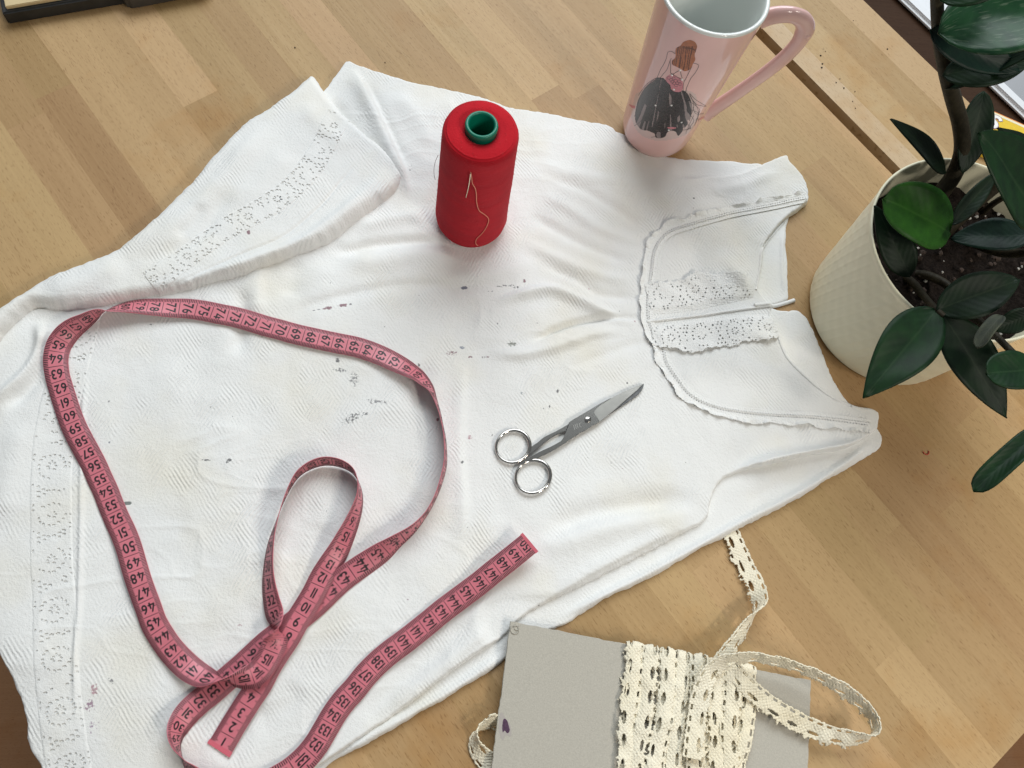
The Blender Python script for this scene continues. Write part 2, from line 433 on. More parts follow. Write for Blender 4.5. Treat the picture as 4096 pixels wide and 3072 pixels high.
class Layer:
    def __init__(self, pts, r_edge, seed=3):
        self.poly = outline(pts, seed=seed)
        self.ins = inside(self.poly)
        self.d, self.qx, self.qy = edge_dist(self.poly, 0.02)
        self.z = np.zeros((NXG, NYG)); self.r = r_edge
    def finish(self, zfloor=0.0003):
        t = np.clip(self.d / self.r, 0, 1); e = np.sqrt(np.clip(1 - (1 - t) ** 2, 0, 1))
        self.z = np.where(self.ins, zfloor + (self.z - zfloor) * e, -1.0)
        return self
    def build(self, name, mat, parent, stain=None, stride=1, hidden=None):
        ins = self.ins
        cell = ins[:-1, :-1] | ins[1:, :-1] | ins[:-1, 1:] | ins[1:, 1:]
        if hidden is not None:
            cell &= ~(hidden[:-1, :-1] & hidden[1:, :-1] & hidden[:-1, 1:] & hidden[1:, 1:])
        used = np.zeros((NXG, NYG), bool)
        used[:-1, :-1] |= cell; used[1:, :-1] |= cell; used[:-1, 1:] |= cell; used[1:, 1:] |= cell
        idx = np.full((NXG, NYG), -1); idx[used] = np.arange(used.sum())
        X = np.where(ins, GXX, self.qx)[used]; Y = np.where(ins, GYY, self.qy)[used]; Z = np.where(ins, self.z, 0.0002)[used]
        far = (~ins & (self.d >= 0.0199))[used]
        X[far] = GXX[used][far]; Y[far] = GYY[used][far]
        Z = Z - 2.2 * np.clip((T0 - 5 * PITCH) - (X * W[0] + Y * W[1]), 0, 1) ** 2
        i, j = np.nonzero(cell)
        F4 = np.stack([idx[i, j], idx[i + 1, j], idx[i + 1, j + 1], idx[i, j + 1]], 1)
        me = bpy.data.meshes.new(name); nv, nf = len(X), len(F4)
        me.vertices.add(nv); me.vertices.foreach_set('co', np.stack([X, Y, Z], 1).astype(np.float32).ravel())
        me.loops.add(nf * 4); me.loops.foreach_set('vertex_index', F4.astype(np.int32).ravel())
        me.polygons.add(nf); me.polygons.foreach_set('loop_start', np.arange(0, nf * 4, 4, dtype=np.int32)); 
        me.update(calc_edges=True); me.validate()
        if stain is not None:
            a = me.attributes.new('stain', 'FLOAT_COLOR', 'POINT'); a.data.foreach_set('color', stain[used].astype(np.float32).ravel())
        return child(name, me, mat, parent)

def bil(z, x, y):
    u = np.clip((np.asarray(x) - GX0) / STEP, 0, NXG - 1.001); v = np.clip((np.asarray(y) - GY0) / STEP, 0, NYG - 1.001)
    i = u.astype(int); j = v.astype(int); fu = u - i; fv = v - j
    return (z[i, j] * (1 - fu) + z[i + 1, j] * fu) * (1 - fv) + (z[i, j + 1] * (1 - fu) + z[i + 1, j + 1] * fu) * fv

# ---- outlines in D units
BACK = [(1300, 300), (1420, 335), (1500, 345), (1600, 352), (1660, 362), (1705, 440), (1699, 500), (1699, 560), (1703, 630), (1703, 646), (1688, 656), (1662, 664), (1690, 673), (1716, 671), (1732, 678), (1748, 700), (1775, 760),
        (1800, 820), (1835, 872), (1872, 893), (1896, 925), (1904, 955), (1882, 980), (1800, 1030), (1700, 1090), (1600, 1140), (1500, 1195), (1400, 1250), (1300, 1300), (1220, 1348),
        (1150, 1375), (1085, 1428), (1050, 1455), (950, 1515), (850, 1575), (750, 1630), (690, 1668), (560, 1760), (500, 1500), (1000, 1100), (1300, 700)]
FRONT = [(752, 140), (775, 150), (840, 170), (900, 187), (960, 197), (1030, 215), (1110, 240), (1200, 255), (1270, 268), (1313, 276), (1340, 300), (1369, 333), (1393, 350), (1418, 368),
         (1476, 389), (1523, 387), (1581, 383), (1637, 361), (1690, 340), (1703, 355), (1727, 385), (1740, 415), (1742, 440), (1727, 455), (1699, 473), (1667, 509), (1645, 541), (1642, 575),
         (1634, 625), (1648, 648), (1662, 671), (1664, 695), (1677, 718), (1697, 765), (1730, 803), (1791, 853), (1844, 878), (1880, 886), (1893, 900), (1892, 925), (1880, 940), (1838, 967),
         (1771, 982), (1703, 994), (1648, 1008), (1560, 1037), (1533, 1080), (1520, 1128), (1430, 1175), (1300, 1243), (1143, 1325), (1090, 1372), (1044, 1405), (950, 1472), (850, 1545),
         (760, 1605), (680, 1660), (560, 1745), (300, 1760), (110, 1700), (88, 1655), (66, 1610), (62, 1570), (55, 1530), (30, 1470), (0, 1395), (-50, 1300), (-60, 1000), (-60, 800), (0, 690),
         (200, 640), (500, 450), (640, 290), (700, 204), (730, 165)]
FLAP = [(-70, 730), (-30, 698), (0, 683), (60, 640), (130, 600), (250, 555), (275, 540), (325, 495), (400, 425), (470, 345), (530, 280), (580, 250), (630, 215), (676, 178), (702, 207), (740, 255),
        (790, 300), (840, 340), (866, 366), (876, 395), (860, 422), (800, 470), (745, 512), (710, 537), (640, 566), (560, 595), (480, 618), (400, 638), (300, 655), (200, 672), (130, 678), (85, 672), (40, 712), (-10, 770), (-70, 830)]

dress = thing('dress', 'white cotton dress with lace trims and paint stains spread across the table', 'dress', tuple(PD((1000, 800))))

# ---- back of the dress, the layer underneath
L0 = Layer(BACK, 0.0018, 5)
z = L0.z; z += 0.0024
z += vnoise(GXX, GYY, 0.035, 11) * 0.0006 + vnoise(GXX, GYY, 0.012, 12) * 0.0002
fold(z, [(1900, 945), (1800, 1018), (1700, 1078), (1600, 1128), (1500, 1183), (1400, 1238), (1300, 1288), (1200, 1340)], 2.4, 2.6, 2.4, 0.12)
fold(z, [(1100, 1405), (1000, 1475), (900, 1535), (800, 1590), (720, 1640)], 2.2, 3.2, 3.0, 0.15)
fold(z, [(1692, 490), (1690, 560), (1695, 640)], 0.9, 1.5, 1.5)
fold(z, [(1790, 1000), (1700, 1040), (1600, 1095)], -1.2, 6, 6)
L0.finish()

# ---- front of the dress
L1 = Layer(FRONT, 0.0020, 9)
z = L1.z; z += 0.0066
z += vnoise(GXX, GYY, 0.075, 1) * 0.0011 + vnoise(GXX, GYY, 0.032, 2) * 0.00075 + vnoise(GXX, GYY, 0.014, 3) * 0.00028 + vnoise(GXX, GYY, 0.006, 4) * 0.0001
warp = vnoise(GXX, GYY, 0.03, 71) * 0.012
rid = lambda sc, sd, ax: np.clip(1 - np.abs(vnoise(GXX * ax + warp, GYY + warp * .6, sc, sd)) * 3.2, 0, 1) ** 2
z += (rid(0.060, 72, .35) * 0.0009 + rid(0.030, 74, .4) * 0.0005 + rid(0.014, 75, .5) * 0.00025) * sstep(-.3, .5, vnoise(GXX, GYY, 0.09, 73))
G = [  # path, amp mm, left width, right width
    ([(752, 145), (790, 205), (830, 290), (868, 380), (885, 440)], 4.5, 3.2, 9.0),          # the corner behind the flap
    ([(712, 215), (760, 290), (820, 350)], -2.5, 6, 6),
    ([(785, 175), (815, 235), (845, 300), (880, 380)], -2.0, 5, 4),
    ([(850, 200), (900, 260), (930, 330)], 1.0, 6, 9),
    ([(960, 205), (985, 270), (1000, 330)], 0.8, 5, 7),
    ([(575, 570), (560, 610), (556, 650), (562, 690)], 1.5, 5.0, 9),                         # bulges coming from under the flap
    ([(520, 615), (525, 680), (515, 780)], -1.8, 6, 6),
    ([(636, 560), (636, 600), (620, 650)], -1.0, 9, 7),
    ([(720, 560), (700, 620), (690, 690), (700, 760)], 0.7, 14, 14),
    ([(706, 529), (750, 545), (815, 530), (925, 524), (1000, 535)], -2.6, 4.5, 5.5),        # valley below the spool
    ([(720, 560), (800, 570), (900, 555), (1010, 560)], 2.0, 8, 9),
    ([(760, 500), (830, 480), (900, 470), (950, 465)], 1.3, 6, 6),
    ([(600, 700), (700, 655), (860, 620), (1000, 622), (1120, 610)], -1.1, 4, 6),
    ([(880, 590), (980, 600), (1090, 590), (1180, 560)], 0.9, 8, 8),
    ([(1385, 690), (1320, 683), (1260, 655), (1190, 628), (1120, 640), (1060, 660)], 3.0, 5.0, 2.8),   # the pleat that opens from the yoke
    ([(1390, 692), (1330, 688), (1250, 700), (1190, 722), (1140, 748)], -3.4, 2.2, 3.0),
    ([(1360, 715), (1280, 725), (1200, 752), (1120, 770), (1040, 765)], 2.2, 4, 6),
    ([(1390, 645), (1300, 640), (1240, 605), (1160, 570)], -1.6, 3.5, 4.5),
    ([(1385, 610), (1300, 600), (1200, 560), (1120, 520)], 1.5, 5, 5),
    ([(1380, 575), (1290, 545), (1200, 500), (1130, 455)], -1.4, 4, 5),
    ([(1395, 530), (1300, 500), (1220, 450), (1160, 420)], 1.4, 5, 6),
    ([(1400, 500), (1330, 455), (1250, 410), (1180, 390)], -1.1, 4, 5),
    ([(1360, 395), (1290, 390), (1200, 370), (1150, 350)], 1.0, 6, 6),
    ([(1420, 735), (1370, 745), (1300, 770), (1220, 800)], -0.9, 4, 4),
    ([(1430, 775), (1390, 800), (1340, 830)], 0.8, 4, 4),
    ([(985, 1200), (1000, 1100), (992, 980), (996, 860), (1000, 770)], 1.6, 8, 3.2),        # ironing crease down the middle
    ([(905, 780), (915, 830), (905, 900)], -1.2, 7, 7),
    ([(925, 880), (930, 960), (900, 1080), (860, 1150)], 1.1, 10, 10),
    ([(1160, 1165), (1230, 1130), (1300, 1105), (1420, 1088), (1510, 1072)], -2.6, 8, 8),    # long soft valley at the lower right
    ([(1140, 1205), (1230, 1165), (1330, 1135), (1450, 1112), (1520, 1100)], 2.2, 6, 9),
    ([(1880, 945), (1838, 962), (1771, 977), (1703, 988), (1648, 1000), (1570, 1030)], 5.2, 3.4, 3.4),   # lifted armhole edge
    ([(1560, 1045), (1600, 1000), (1690, 960), (1780, 930)], -0.8, 10, 10),
    ([(1500, 1135), (1400, 1185), (1300, 1236), (1200, 1292), (1140, 1325)], -0.9, 1.2, 1.4),
    ([(1480, 1128), (1380, 1180), (1280, 1232), (1180, 1288)], 1.6, 4, 5),
    ([(1090, 1330), (1000, 1400), (900, 1480), (800, 1550)], 1.7, 5, 6),
    ([(1050, 1330), (960, 1400), (860, 1490), (780, 1560)], -2.2, 9, 8),
    ([(800, 1490), (900, 1400), (980, 1320), (1060, 1250)], -1.2, 8, 8),
    ([(600, 1050), (580, 1120), (560, 1200)], -1.2, 7, 7),
    ([(610, 1180), (590, 1250), (560, 1330)], 0.9, 8, 8),
    ([(640, 1030), (700, 1090), (690, 1160)], 1.0, 10, 10),
    ([(330, 1210), (360, 1300), (430, 1390)], 1.1, 12, 12),
    ([(540, 1560), (600, 1540), (660, 1480)], -1.2, 8, 8),
    ([(560, 1500), (520, 1590), (470, 1650)], -1.1, 8, 8),
    ([(250, 1120), (260, 1230), (290, 1350)], -1.0, 10, 10),
    ([(200, 760), (186, 860), (180, 1000), (178, 1150), (174, 1300), (166, 1450), (170, 1600)], 1.0, 1.5, 1.3),   # hem seam
    ([(80, 690), (95, 740), (70, 800), (20, 850), (-30, 880)], 4.0, 7, 4),                   # turned-under hem at the far left
    ([(125, 720), (100, 780), (60, 840), (0, 890)], -3.2, 6, 7),
    ([(60, 900), (30, 1000), (15, 1150)], 1.5, 10, 10),
    ([(430, 700), (420, 820), (470, 950)], -0.9, 14, 14),
    ([(330, 780), (420, 860), (520, 900)], 0.9, 14, 14),
    ([(700, 960), (800, 900), (900, 870)], 0.7, 9, 9),
    ([(1120, 1050), (1200, 1000), (1280, 980)], 0.6, 10, 10),
    ([(1550, 560), (1600, 600), (1630, 640)], 0.5, 6, 6),
    ([(1450, 640), (1520, 560), (1600, 520)], -0.6, 8, 8),
    ([(1500, 760), (1600, 790), (1700, 830)], 0.7, 10, 10),
    ([(2000 - 500, 420), (1600, 405), (1690, 370)], 0.8, 5, 5),
]
for g in G: fold(z, *g)

def flatten(z, pts, zt, soft=0.012, wide=0.0):
    """press the cloth to one height under something that lies on it (D units)"""
    path = np.array([PD(p, 0.006)[:2] for p in pts])
    d, _, _ = edge_dist(path, soft + wide, closed=False)
    k = 1 - sstep(wide, soft + wide - 1e-6, d)
    z += (zt - z) * k
flatten(z, [(1110, 960), (1150, 1030), (1180, 970), (1250, 915), (1388, 832)], 0.0062, 0.018, 0.012)
flatten(z, [(1012, 470), (1013, 471)], 0.0052, 0.016, 0.024)
flatten(z, [(1103, 1342), (1220, 1366)], 0.0056, 0.012, 0.012)
# the insertion lace of the hem is a single open layer: the cloth below it lies lower
HEM = [(176, 690), (150, 800), (126, 900), (114, 1000), (112, 1100), (112, 1200), (118, 1300), (122, 1400), (128, 1500), (140, 1600), (152, 1690)]
hp = smooth_path([PD(p, 0.006)[:2] for p in HEM], 6)
dh, _, _ = edge_dist(hp, 0.02, closed=False)
HEMZ = z.copy()
z -= 0.00012 * (1 - sstep(0.0115, 0.0135, dh))
L1.finish()
HEMZ = np.where(L1.ins, HEMZ, 0)

# ---- corner of the skirt folded over on to the front
L2 = Layer(FLAP, 0.0075, 15)
z = L2.z; base = np.where(L1.ins, L1.z, 0.001)
z += 0.0145 + vnoise(GXX, GYY, 0.05, 31) * 0.0011 + vnoise(GXX, GYY, 0.02, 32) * 0.0005 + vnoise(GXX, GYY, 0.007, 33) * 0.00012
FG = [
    ([(300, 545), (400, 470), (480, 390), (545, 310), (600, 265)], 1.6, 7, 10),
    ([(380, 520), (420, 480), (440, 440)], -1.2, 5, 5),
    ([(300, 580), (420, 520), (470, 455), (500, 400)], -1.3, 6, 6),
    ([(840, 350), (800, 410), (720, 480), (640, 535), (540, 575), (420, 615), (320, 645)], 2.6, 9, 5),
    ([(790, 330), (745, 385), (690, 450), (610, 515), (520, 555), (420, 600), (330, 640)], -0.9, 1.0, 1.2),
    ([(90, 640), (180, 610), (280, 570)], 1.5, 9, 9),
    ([(60, 690), (150, 660), (250, 640)], -1.2, 7, 7),
    ([(650, 220), (700, 280), (760, 330)], 1.0, 8, 8),
    ([(640, 330), (560, 400), (480, 440)], 0.7, 9, 9),
]
for g in FG: fold(z, *g, zref=0.012)
BAND = [(735, 245), (690, 335), (640, 400), (565, 455), (480, 500), (420, 545), (360, 590), (325, 612)]
bp_ = smooth_path([PD(p, 0.013)[:2] for p in BAND], 6)
db, _, _ = edge_dist(bp_, 0.02, closed=False)
BANDZ = z.copy()
z -= 0.00012 * (1 - sstep(0.0088, 0.0106, db))
# the left end sinks into the cloth of the hem
_t = np.clip(L2.d / L2.r, 0, 1); _e = np.sqrt(np.clip(1 - (1 - _t) ** 2, 0, 1))
BANDZ = np.where(L2.ins, np.maximum(0.002 + (BANDZ - 0.002) * _e, 0), np.where(L1.ins, L1.z, 0))
L2.finish(0.002)

# ---- stains
NC = (NXG, NYG, 4)
def stain_field(spots):
    st = np.zeros(NC)
    st[..., :3] = (0.2, 0.2, 0.2)
    for x, y, rx, ry, rot, col, dens in spots:
        c = PD((x, y), 0.006); r = max(rx, ry) * K / 5900.0
        w_ = win(c[:2], c[:2], r * 2.2); X_ = GXX[w_] - c[0]; Y_ = GYY[w_] - c[1]
        a = math.radians(rot); u = (X_ * math.cos(a) + Y_ * math.sin(a)) / (rx * K / 5900.0); v = (-X_ * math.sin(a) + Y_ * math.cos(a)) / (ry * K / 5900.0)
        d = min(dens + .05, 1.0) * np.exp(-(u * u + v * v) ** 1.5)
        m = d > st[w_][..., 3]
        s = st[w_]; s[m, :3] = col; s[..., 3] = np.maximum(s[..., 3], d); st[w_] = s
    return st
PUR = (0.17, 0.045, 0.075); GRY = (0.16, 0.16, 0.17); BLU = (0.045, 0.06, 0.125); GRN = (0.15, 0.16, 0.13); BLK = (0.035, 0.035, 0.045); LGR = (0.33, 0.36, 0.38); PPL = (0.40, 0.20, 0.24)
SPOTS = [(709, 668, 16, 6, 8, PUR, .66), (741, 662, 15, 6, 8, PUR, .70), (690, 671, 5, 2.5, 0, GRY, .75), (679, 673, 5, 2.5, 0, GRY, .75), (757, 659, 5, 4, 0, GRY, .6),
    (1003, 621, 11, 6, 5, BLU, .85), (976, 764, 22, 9, 0, PUR, .50), (998, 752, 8, 6, 0, (0.22, 0.25, 0.31), .7), (1105, 745, 18, 9, 0, GRN, .60), (1016, 772, 10, 7, 0, PUR, .50), (1045, 772, 9, 6, 0, GRY, .5), (1053, 772, 5, 4, 0, PUR, .62),
    (730, 778, 7, 12, 20, BLK, .58), (735, 800, 28, 9, -10, GRY, .52), (765, 820, 18, 30, 0, GRY, .50), (815, 870, 36, 11, -8, GRY, .50), (760, 905, 34, 15, 30, BLK, .50), (790, 896, 12, 6, 0, BLK, .50),
    (445, 995, 18, 4, 5, BLK, .56), (495, 996, 10, 6, 30, BLK, .58), (240, 955, 9, 4, 40, BLU, .55), (275, 1087, 12, 5, 10, (0.05, 0.08, 0.07), .85), (905, 789, 4, 5, 0, BLK, .7),
    (1132, 608, 5, 6, 0, PUR, .7), (1090, 618, 40, 6, 5, BLK, .47), (1115, 622, 16, 5, 0, BLK, .50), (1060, 630, 12, 4, 0, GRY, .5), (1015, 945, 8, 9, 0, PPL, .55), (998, 1000, 5, 6, 0, BLK, .62), (1063, 940, 4, 4, 0, GRY, .7),
    (945, 908, 4, 5, 0, PUR, .8), (1205, 845, 4, 6, 0, BLK, .75), (1187, 878, 3, 5, 0, BLK, .75), (1175, 882, 6, 3, 0, GRY, .55), (1128, 850, 10, 6, 0, LGR, .55), (1355, 828, 4, 4, 0, BLK, .7), (1498, 430, 3, 3, 0, BLK, .95), (1497, 452, 2, 2, 0, BLK, .7),
    (1393, 548, 4, 3, 0, BLK, .75), (1539, 741, 3, 4, 0, BLK, .9), (1480, 1000, 2, 2, 0, BLK, .8), (1330, 648, 2.2, 2.2, 0, BLK, .9), (1337, 672, 2.2, 2.2, 0, BLK, .9), (1075, 700, 4, 5, 0, GRY, .55), (1010, 1140, 3, 3, 0, GRY, .7),
    (205, 1490, 12, 16, 0, PPL, .55), (195, 1525, 14, 18, 0, (0.25, 0.12, 0.2), .52), (240, 1470, 6, 12, 40, GRY, .55), (205, 1568, 18, 20, 0, (0.3, 0.2, 0.3), .46), (520, 1352, 7, 6, 0, PPL, .52), (880, 1295, 4, 3, 0, (0.3, 0.2, 0.24), .7), (920, 1305, 3, 2, 0, PPL, .7),
    (1010, 1480, 3, 5, 0, GRY, .7), (1116, 1357, 3, 3, 0, GRY, .7), (455, 880, 3, 2, 0, BLK, .75), (477, 903, 3, 2, 0, BLK, .75), (237, 868, 3, 4, 0, GRY, .6), (300, 950, 2, 2, 0, BLK, .7),
    (1170, 1015, 3, 3, 0, GRY, .6), (1035, 590, 2, 2, 0, GRY, .7), (905, 640, 2, 2, 0, BLK, .8), (1160, 700, 5, 3, 0, GRY, .6), (1165, 712, 4, 4, 0, PPL, .55), (1040, 700, 3, 6, 0, GRY, .5), (885, 370, 3, 5, 40, GRY, .7), (890, 360, 2, 3, 0, GRY, .7)]
sr_ = random.Random(5)
for _ in range(75):
    q = sr_.choice([1.5, 1.7, 2.0, 2.3]); SPOTS.append((sr_.uniform(260, 1480), sr_.uniform(560, 1500), q, q * sr_.uniform(.8, 1.8), sr_.uniform(0, 90), sr_.choice([GRY, BLK, GRY, PPL]), sr_.uniform(.55, .8)))
ST1 = stain_field(SPOTS)
ST2 = stain_field([(x + 3, y + 10, rx, ry, r, c, d) for x, y, rx, ry, r, c, d in [(610, 432, 13, 9, 10, (0.2, 0.23, 0.27), .64), (606, 462, 9, 7, 0, GRY, .50), (612, 444, 3.2, 3.2, 0, BLK, .95), (539, 505, 6, 9, 20, PUR, .75),
    (352, 590, 3, 2, 0, BLK, .7), (850, 445, 4, 4, 0, GRY, .6), (500, 440, 3, 3, 0, GRY, .5)]])

L0.build('back_panel', M_CLOTH_BACK, dress, hidden=(L1.ins & (L1.d > 0.012)))
L1.build('front_panel', M_CLOTH, dress, ST1)
L2.build('folded_hem', M_CLOTH, dress, ST2)

Z1 = np.maximum(np.where(L0.ins, L0.z, 0), np.where(L1.ins, L1.z, 0))
Z2 = np.maximum(Z1, np.where(L2.ins, L2.z, 0))
ZT = np.maximum(Z2, np.where(L1.ins & (dh < .0138), HEMZ + .0006, 0)); ZT = np.where(L2.ins, np.maximum(Z2, np.where(db < .0108, BANDZ + .0006, 0)), ZT)
def top(x, y): return bil(ZT, x, y)

# ---- lace strips sewn to the dress
def strip(name, pts, width, zfield, lift, mat, parent, hole, ds=0.00036, ripple=None, zref=0.006, drop=0.0, fold_in=False):
    path = smooth_path([PD(p, zref)[:2] for p in pts], 8); path, s = resample(path, ds)
    T = np.gradient(path, axis=0); T /= np.linalg.norm(T, axis=1)[:, None]; N = np.stack([-T[:, 1], T[:, 0]], 1)
    wv = np.broadcast_to(np.asarray(width, float), s.shape) if np.ndim(width) == 0 else np.interp(s / s[-1], np.linspace(0, 1, len(width)), width)
    nt_ = int(max(wv) / ds) + 1; t = np.linspace(-0.5, 0.5, nt_)
    Sg, Tg = np.meshgrid(s, t, indexing='ij')
    X = path[:, 0][:, None] + N[:, 0][:, None] * wv[:, None] * Tg; Y = path[:, 1][:, None] + N[:, 1][:, None] * wv[:, None] * Tg
    Zs = bil(zfield, X, Y) + lift - drop * sstep(0.42, 0.5, np.abs(Tg))
    Zs = Zs - 2.2 * np.clip((T0 - 5 * PITCH) - (X * W[0] + Y * W[1]), 0, 1) ** 2
    if ripple is not None:
        dx, dz = ripple(Sg, Tg); Zs = Zs + dz
        X = X + N[:, 0][:, None] * dx; Y = Y + N[:, 1][:, None] * dx
    keep = ~hole(Sg, Tg * wv[:, None], wv[:, None])
    kc = keep[:-1, :-1] & keep[1:, :-1] & keep[:-1, 1:] & keep[1:, 1:]
    idx = np.arange(len(s) * nt_).reshape(len(s), nt_)
    i, j = np.nonzero(kc); F4 = np.stack([idx[i, j], idx[i + 1, j], idx[i + 1, j + 1], idx[i, j + 1]], 1)
    used = np.unique(F4); rem = np.full(idx.size, -1); rem[used] = np.arange(len(used)); F4 = rem[F4]
    V = np.stack([X.ravel(), Y.ravel(), Zs.ravel()], 1)[used]
    me = bpy.data.meshes.new(name); me.from_pydata(V.tolist(), [], F4.tolist()); me.update()
    o = child(name, me, mat, parent)
    sm = o.modifiers.new('soft', 'SMOOTH'); sm.factor = 0.5; sm.iterations = 2
    so = o.modifiers.new('cloth thickness', 'SOLIDIFY'); so.thickness = 0.00012; so.offset = -1
    return o

def eyelet(period=0.028, seed=1, half=0.012, sc=1.0):
    """broderie band: flower medallions ringed with leaf-shaped holes, lozenges of drops between them"""
    rg = np.random.default_rng(seed); H = []
    for a in np.arange(0, 2 * math.pi, math.pi / 4):          # small flower, petals point outwards
        H.append((0.5 * period + 0.0024 * math.cos(a), 0.0024 * math.sin(a), 0.0010, 0.00042, a))
    for a in np.arange(0.2, 2 * math.pi, math.pi / 8):          # ring of leaves
        H.append((0.5 * period + 0.0072 * math.cos(a), 0.0080 * math.sin(a), 0.0011, 0.00050, a + 0.9))
    for q, xs in ((-0.0075, (-1, 0, 1)), (-0.0045, (-.5, .5)), (-0.0018, (0,)), (0.0018, (0,)), (0.0045, (-.5, .5)), (0.0075, (-1, 0, 1))):
        for x in xs: H.append((x * 0.0030, q, 0.0013, 0.00055, 1.57 + 0.5 * x * np.sign(q)))
    for sgn in (-1, 1):
        for k in range(10):
            if rg.random() < .55: continue
            H.append(((k + .5) * period / 10, sgn * (half - 0.0017), 0.0009, 0.00042, 0.4 * sgn))
    H = [(a + rg.normal() * .00022, b + rg.normal() * .00022, sc * c * rg.uniform(.7, 1.1), sc * d * rg.uniform(.75, 1.15), e + rg.normal() * .2) for a, b, c, d, e in H if rg.random() > .10 and abs(b) < half - .0008]
    def fn(S, T, wd):
        m = np.zeros(S.shape, bool); ds_ = 0.0016 * vnoise(S, S * 0, 0.02, seed + 3); dt_ = 0.0008 * vnoise(S, S * 0, 0.03, seed + 4)
        for cs, ct, ra, rb, an in H:
            u = (S + ds_ - cs + period / 2) % period - period / 2; v = T + dt_ - ct
            m |= ((u * math.cos(an) + v * math.sin(an)) / ra) ** 2 + ((-u * math.sin(an) + v * math.cos(an)) / rb) ** 2 < 1
        m &= vnoise(S, T, 0.008, seed + 9) > -0.45
        return m
    return fn
def noz(S, T): return 0 * S, vnoise(S, T * 0.02, 0.006, 77) * 0.00010
strip('hem_lace', HEM, 0.0265, HEMZ, 0.00032, M_LACE, dress, eyelet(0.030, 3, 0.0125, .74), ripple=noz, drop=0.0006)
strip('folded_hem_lace', BAND, 0.0205, BANDZ, 0.00032, M_LACE, dress, eyelet(0.026, 4, 0.0100, .74), ripple=noz, zref=0.013, drop=0.0006)

def trim_hole(S, T, wd):
    u = (S % 0.0016) / 0.0016; m = np.zeros(S.shape, bool)
    for c, ph in ((0.0030, 0), (0.0012, .5)):
        uu = ((S + ph * 0.0021) % 0.0021 - 0.00105) / 0.00021; m |= uu ** 2 + ((T - c) / 0.00022) ** 2 < 1
    for c in ():
        uu = ((S) % 0.0062 - 0.0031) / 0.0008; m |= uu ** 2 + ((T - c) / 0.0004) ** 2 < 1
    edge = -wd / 2 + 0.0008 + 0.0007 * np.abs(np.sin(S / 0.0021 * math.pi)) + vnoise(S, S * 0, 0.008, 3) * 0.0005
    return m | (T < edge)
YOKE = [(1738, 425), (1700, 432), (1650, 443), (1560, 462), (1490, 482), (1435, 503), (1407, 540), (1399, 590), (1393, 640), (1394, 690), (1405, 722), (1424, 748), (1432, 785), (1455, 822), (1490, 862), (1555, 890), (1650, 902), (1760, 908), (1860, 922), (1876, 925)][::-1]
def yoke_rip(S, T):
    k = np.clip(-T - 0.05, 0, 1) * 2
    return vnoise(S, S * 0, 0.007, 8) * 0.0030 * k, 0.0003 + 0.0008 * np.exp(-((T - .22) / .05) ** 2) + np.abs(vnoise(S, T * 0.01, 0.005, 9)) * 0.0046 * k
strip('neckline_lace', YOKE, 0.0128, Z2, 0.0004, M_TRIM, dress, lambda S, T, wd: trim_hole(S, -T, wd), ripple=lambda S, T: (lambda r: (-r[0], r[1]))(yoke_rip(S, -T)))

def ruffle(sign, seed):
    ey = eyelet(0.026, seed, 0.0115, .46)
    def hole(S, T, wd):
        Tt = T * sign
        edge = wd / 2 - 0.0016 - 0.0013 * np.abs(np.sin(S / 0.0075 * math.pi + 1)) + vnoise(S, S * 0, 0.009, seed) * 0.0012
        return ey(S, T, wd) | (Tt > edge)
    def rip(S, T):
        k = np.clip(T * sign + 0.5, 0, 1)
        return sign * vnoise(S, S * 0, 0.016, seed + 4) * 0.0026 * k, -0.0004 + 0.0012 * sstep(0, .2, k) + (0.5 + 0.5 * vnoise(S + T * 0.022, T * 0.008, 0.012, seed + 5)) ** 1.6 * 0.0052 * k * sstep(0, .008, S) * sstep(0, .008, S.max() - S)
    return hole, rip
h1, r1 = ruffle(1, 21)
strip('placket_ruffle', [(1398, 645), (1440, 640), (1500, 630), (1560, 622), (1622, 618)], [0.026, 0.029, 0.030, 0.027, 0.020], Z2, 0.0005, M_TRIM, dress, h1, ripple=r1)
h2, r2 = ruffle(-1, 41)
strip('placket_ruffle', [(1408, 730), (1460, 730), (1540, 722), (1600, 716), (1676, 708)], [0.020, 0.026, 0.028, 0.027, 0.022], Z2, 0.0005, M_TRIM, dress, h2, ripple=r2)
# placket edge and the button loop
def cloth_tube(name, pts, rad, zl, n=8):
    p = []
    for x, y in smooth_path(pts, 6):
        q = PD((x, y), 0.007); p.append((q[0], q[1], float(top(q[0], q[1])) + zl))
    v, f = tube(p, rad, n); return child(name, mesh(name, v, f), M_LACE, dress)
cloth_tube('placket_edge', [(1398, 694), (1450, 688), (1520, 680), (1580, 671), (1640, 663), (1668, 660)], 0.0011, 0.0005)
cloth_tube('button_loop', [(1630, 660), (1655, 657), (1680, 654), (1702, 648), (1718, 643), (1723, 641)], 0.0016, 0.0010)
cloth_tube('neckline_binding', [(1699, 474), (1667, 510), (1645, 542), (1641, 575), (1633, 625)], 0.0010, -0.0002)
cloth_tube('neckline_binding', [(1662, 675), (1664, 696), (1678, 720), (1697, 765), (1730, 803), (1791, 853), (1840, 877)], 0.0010, -0.0002)
# ================================================================== measuring tape
M_TAPE = simple('pink_vinyl', (0.62, 0.18, 0.22), 0.36, spec=0.5, var=0.06, vscale=90, bump=0.00006, bscale=2500)
M_INK = simple('black_print', (0.018, 0.012, 0.014), 0.5)
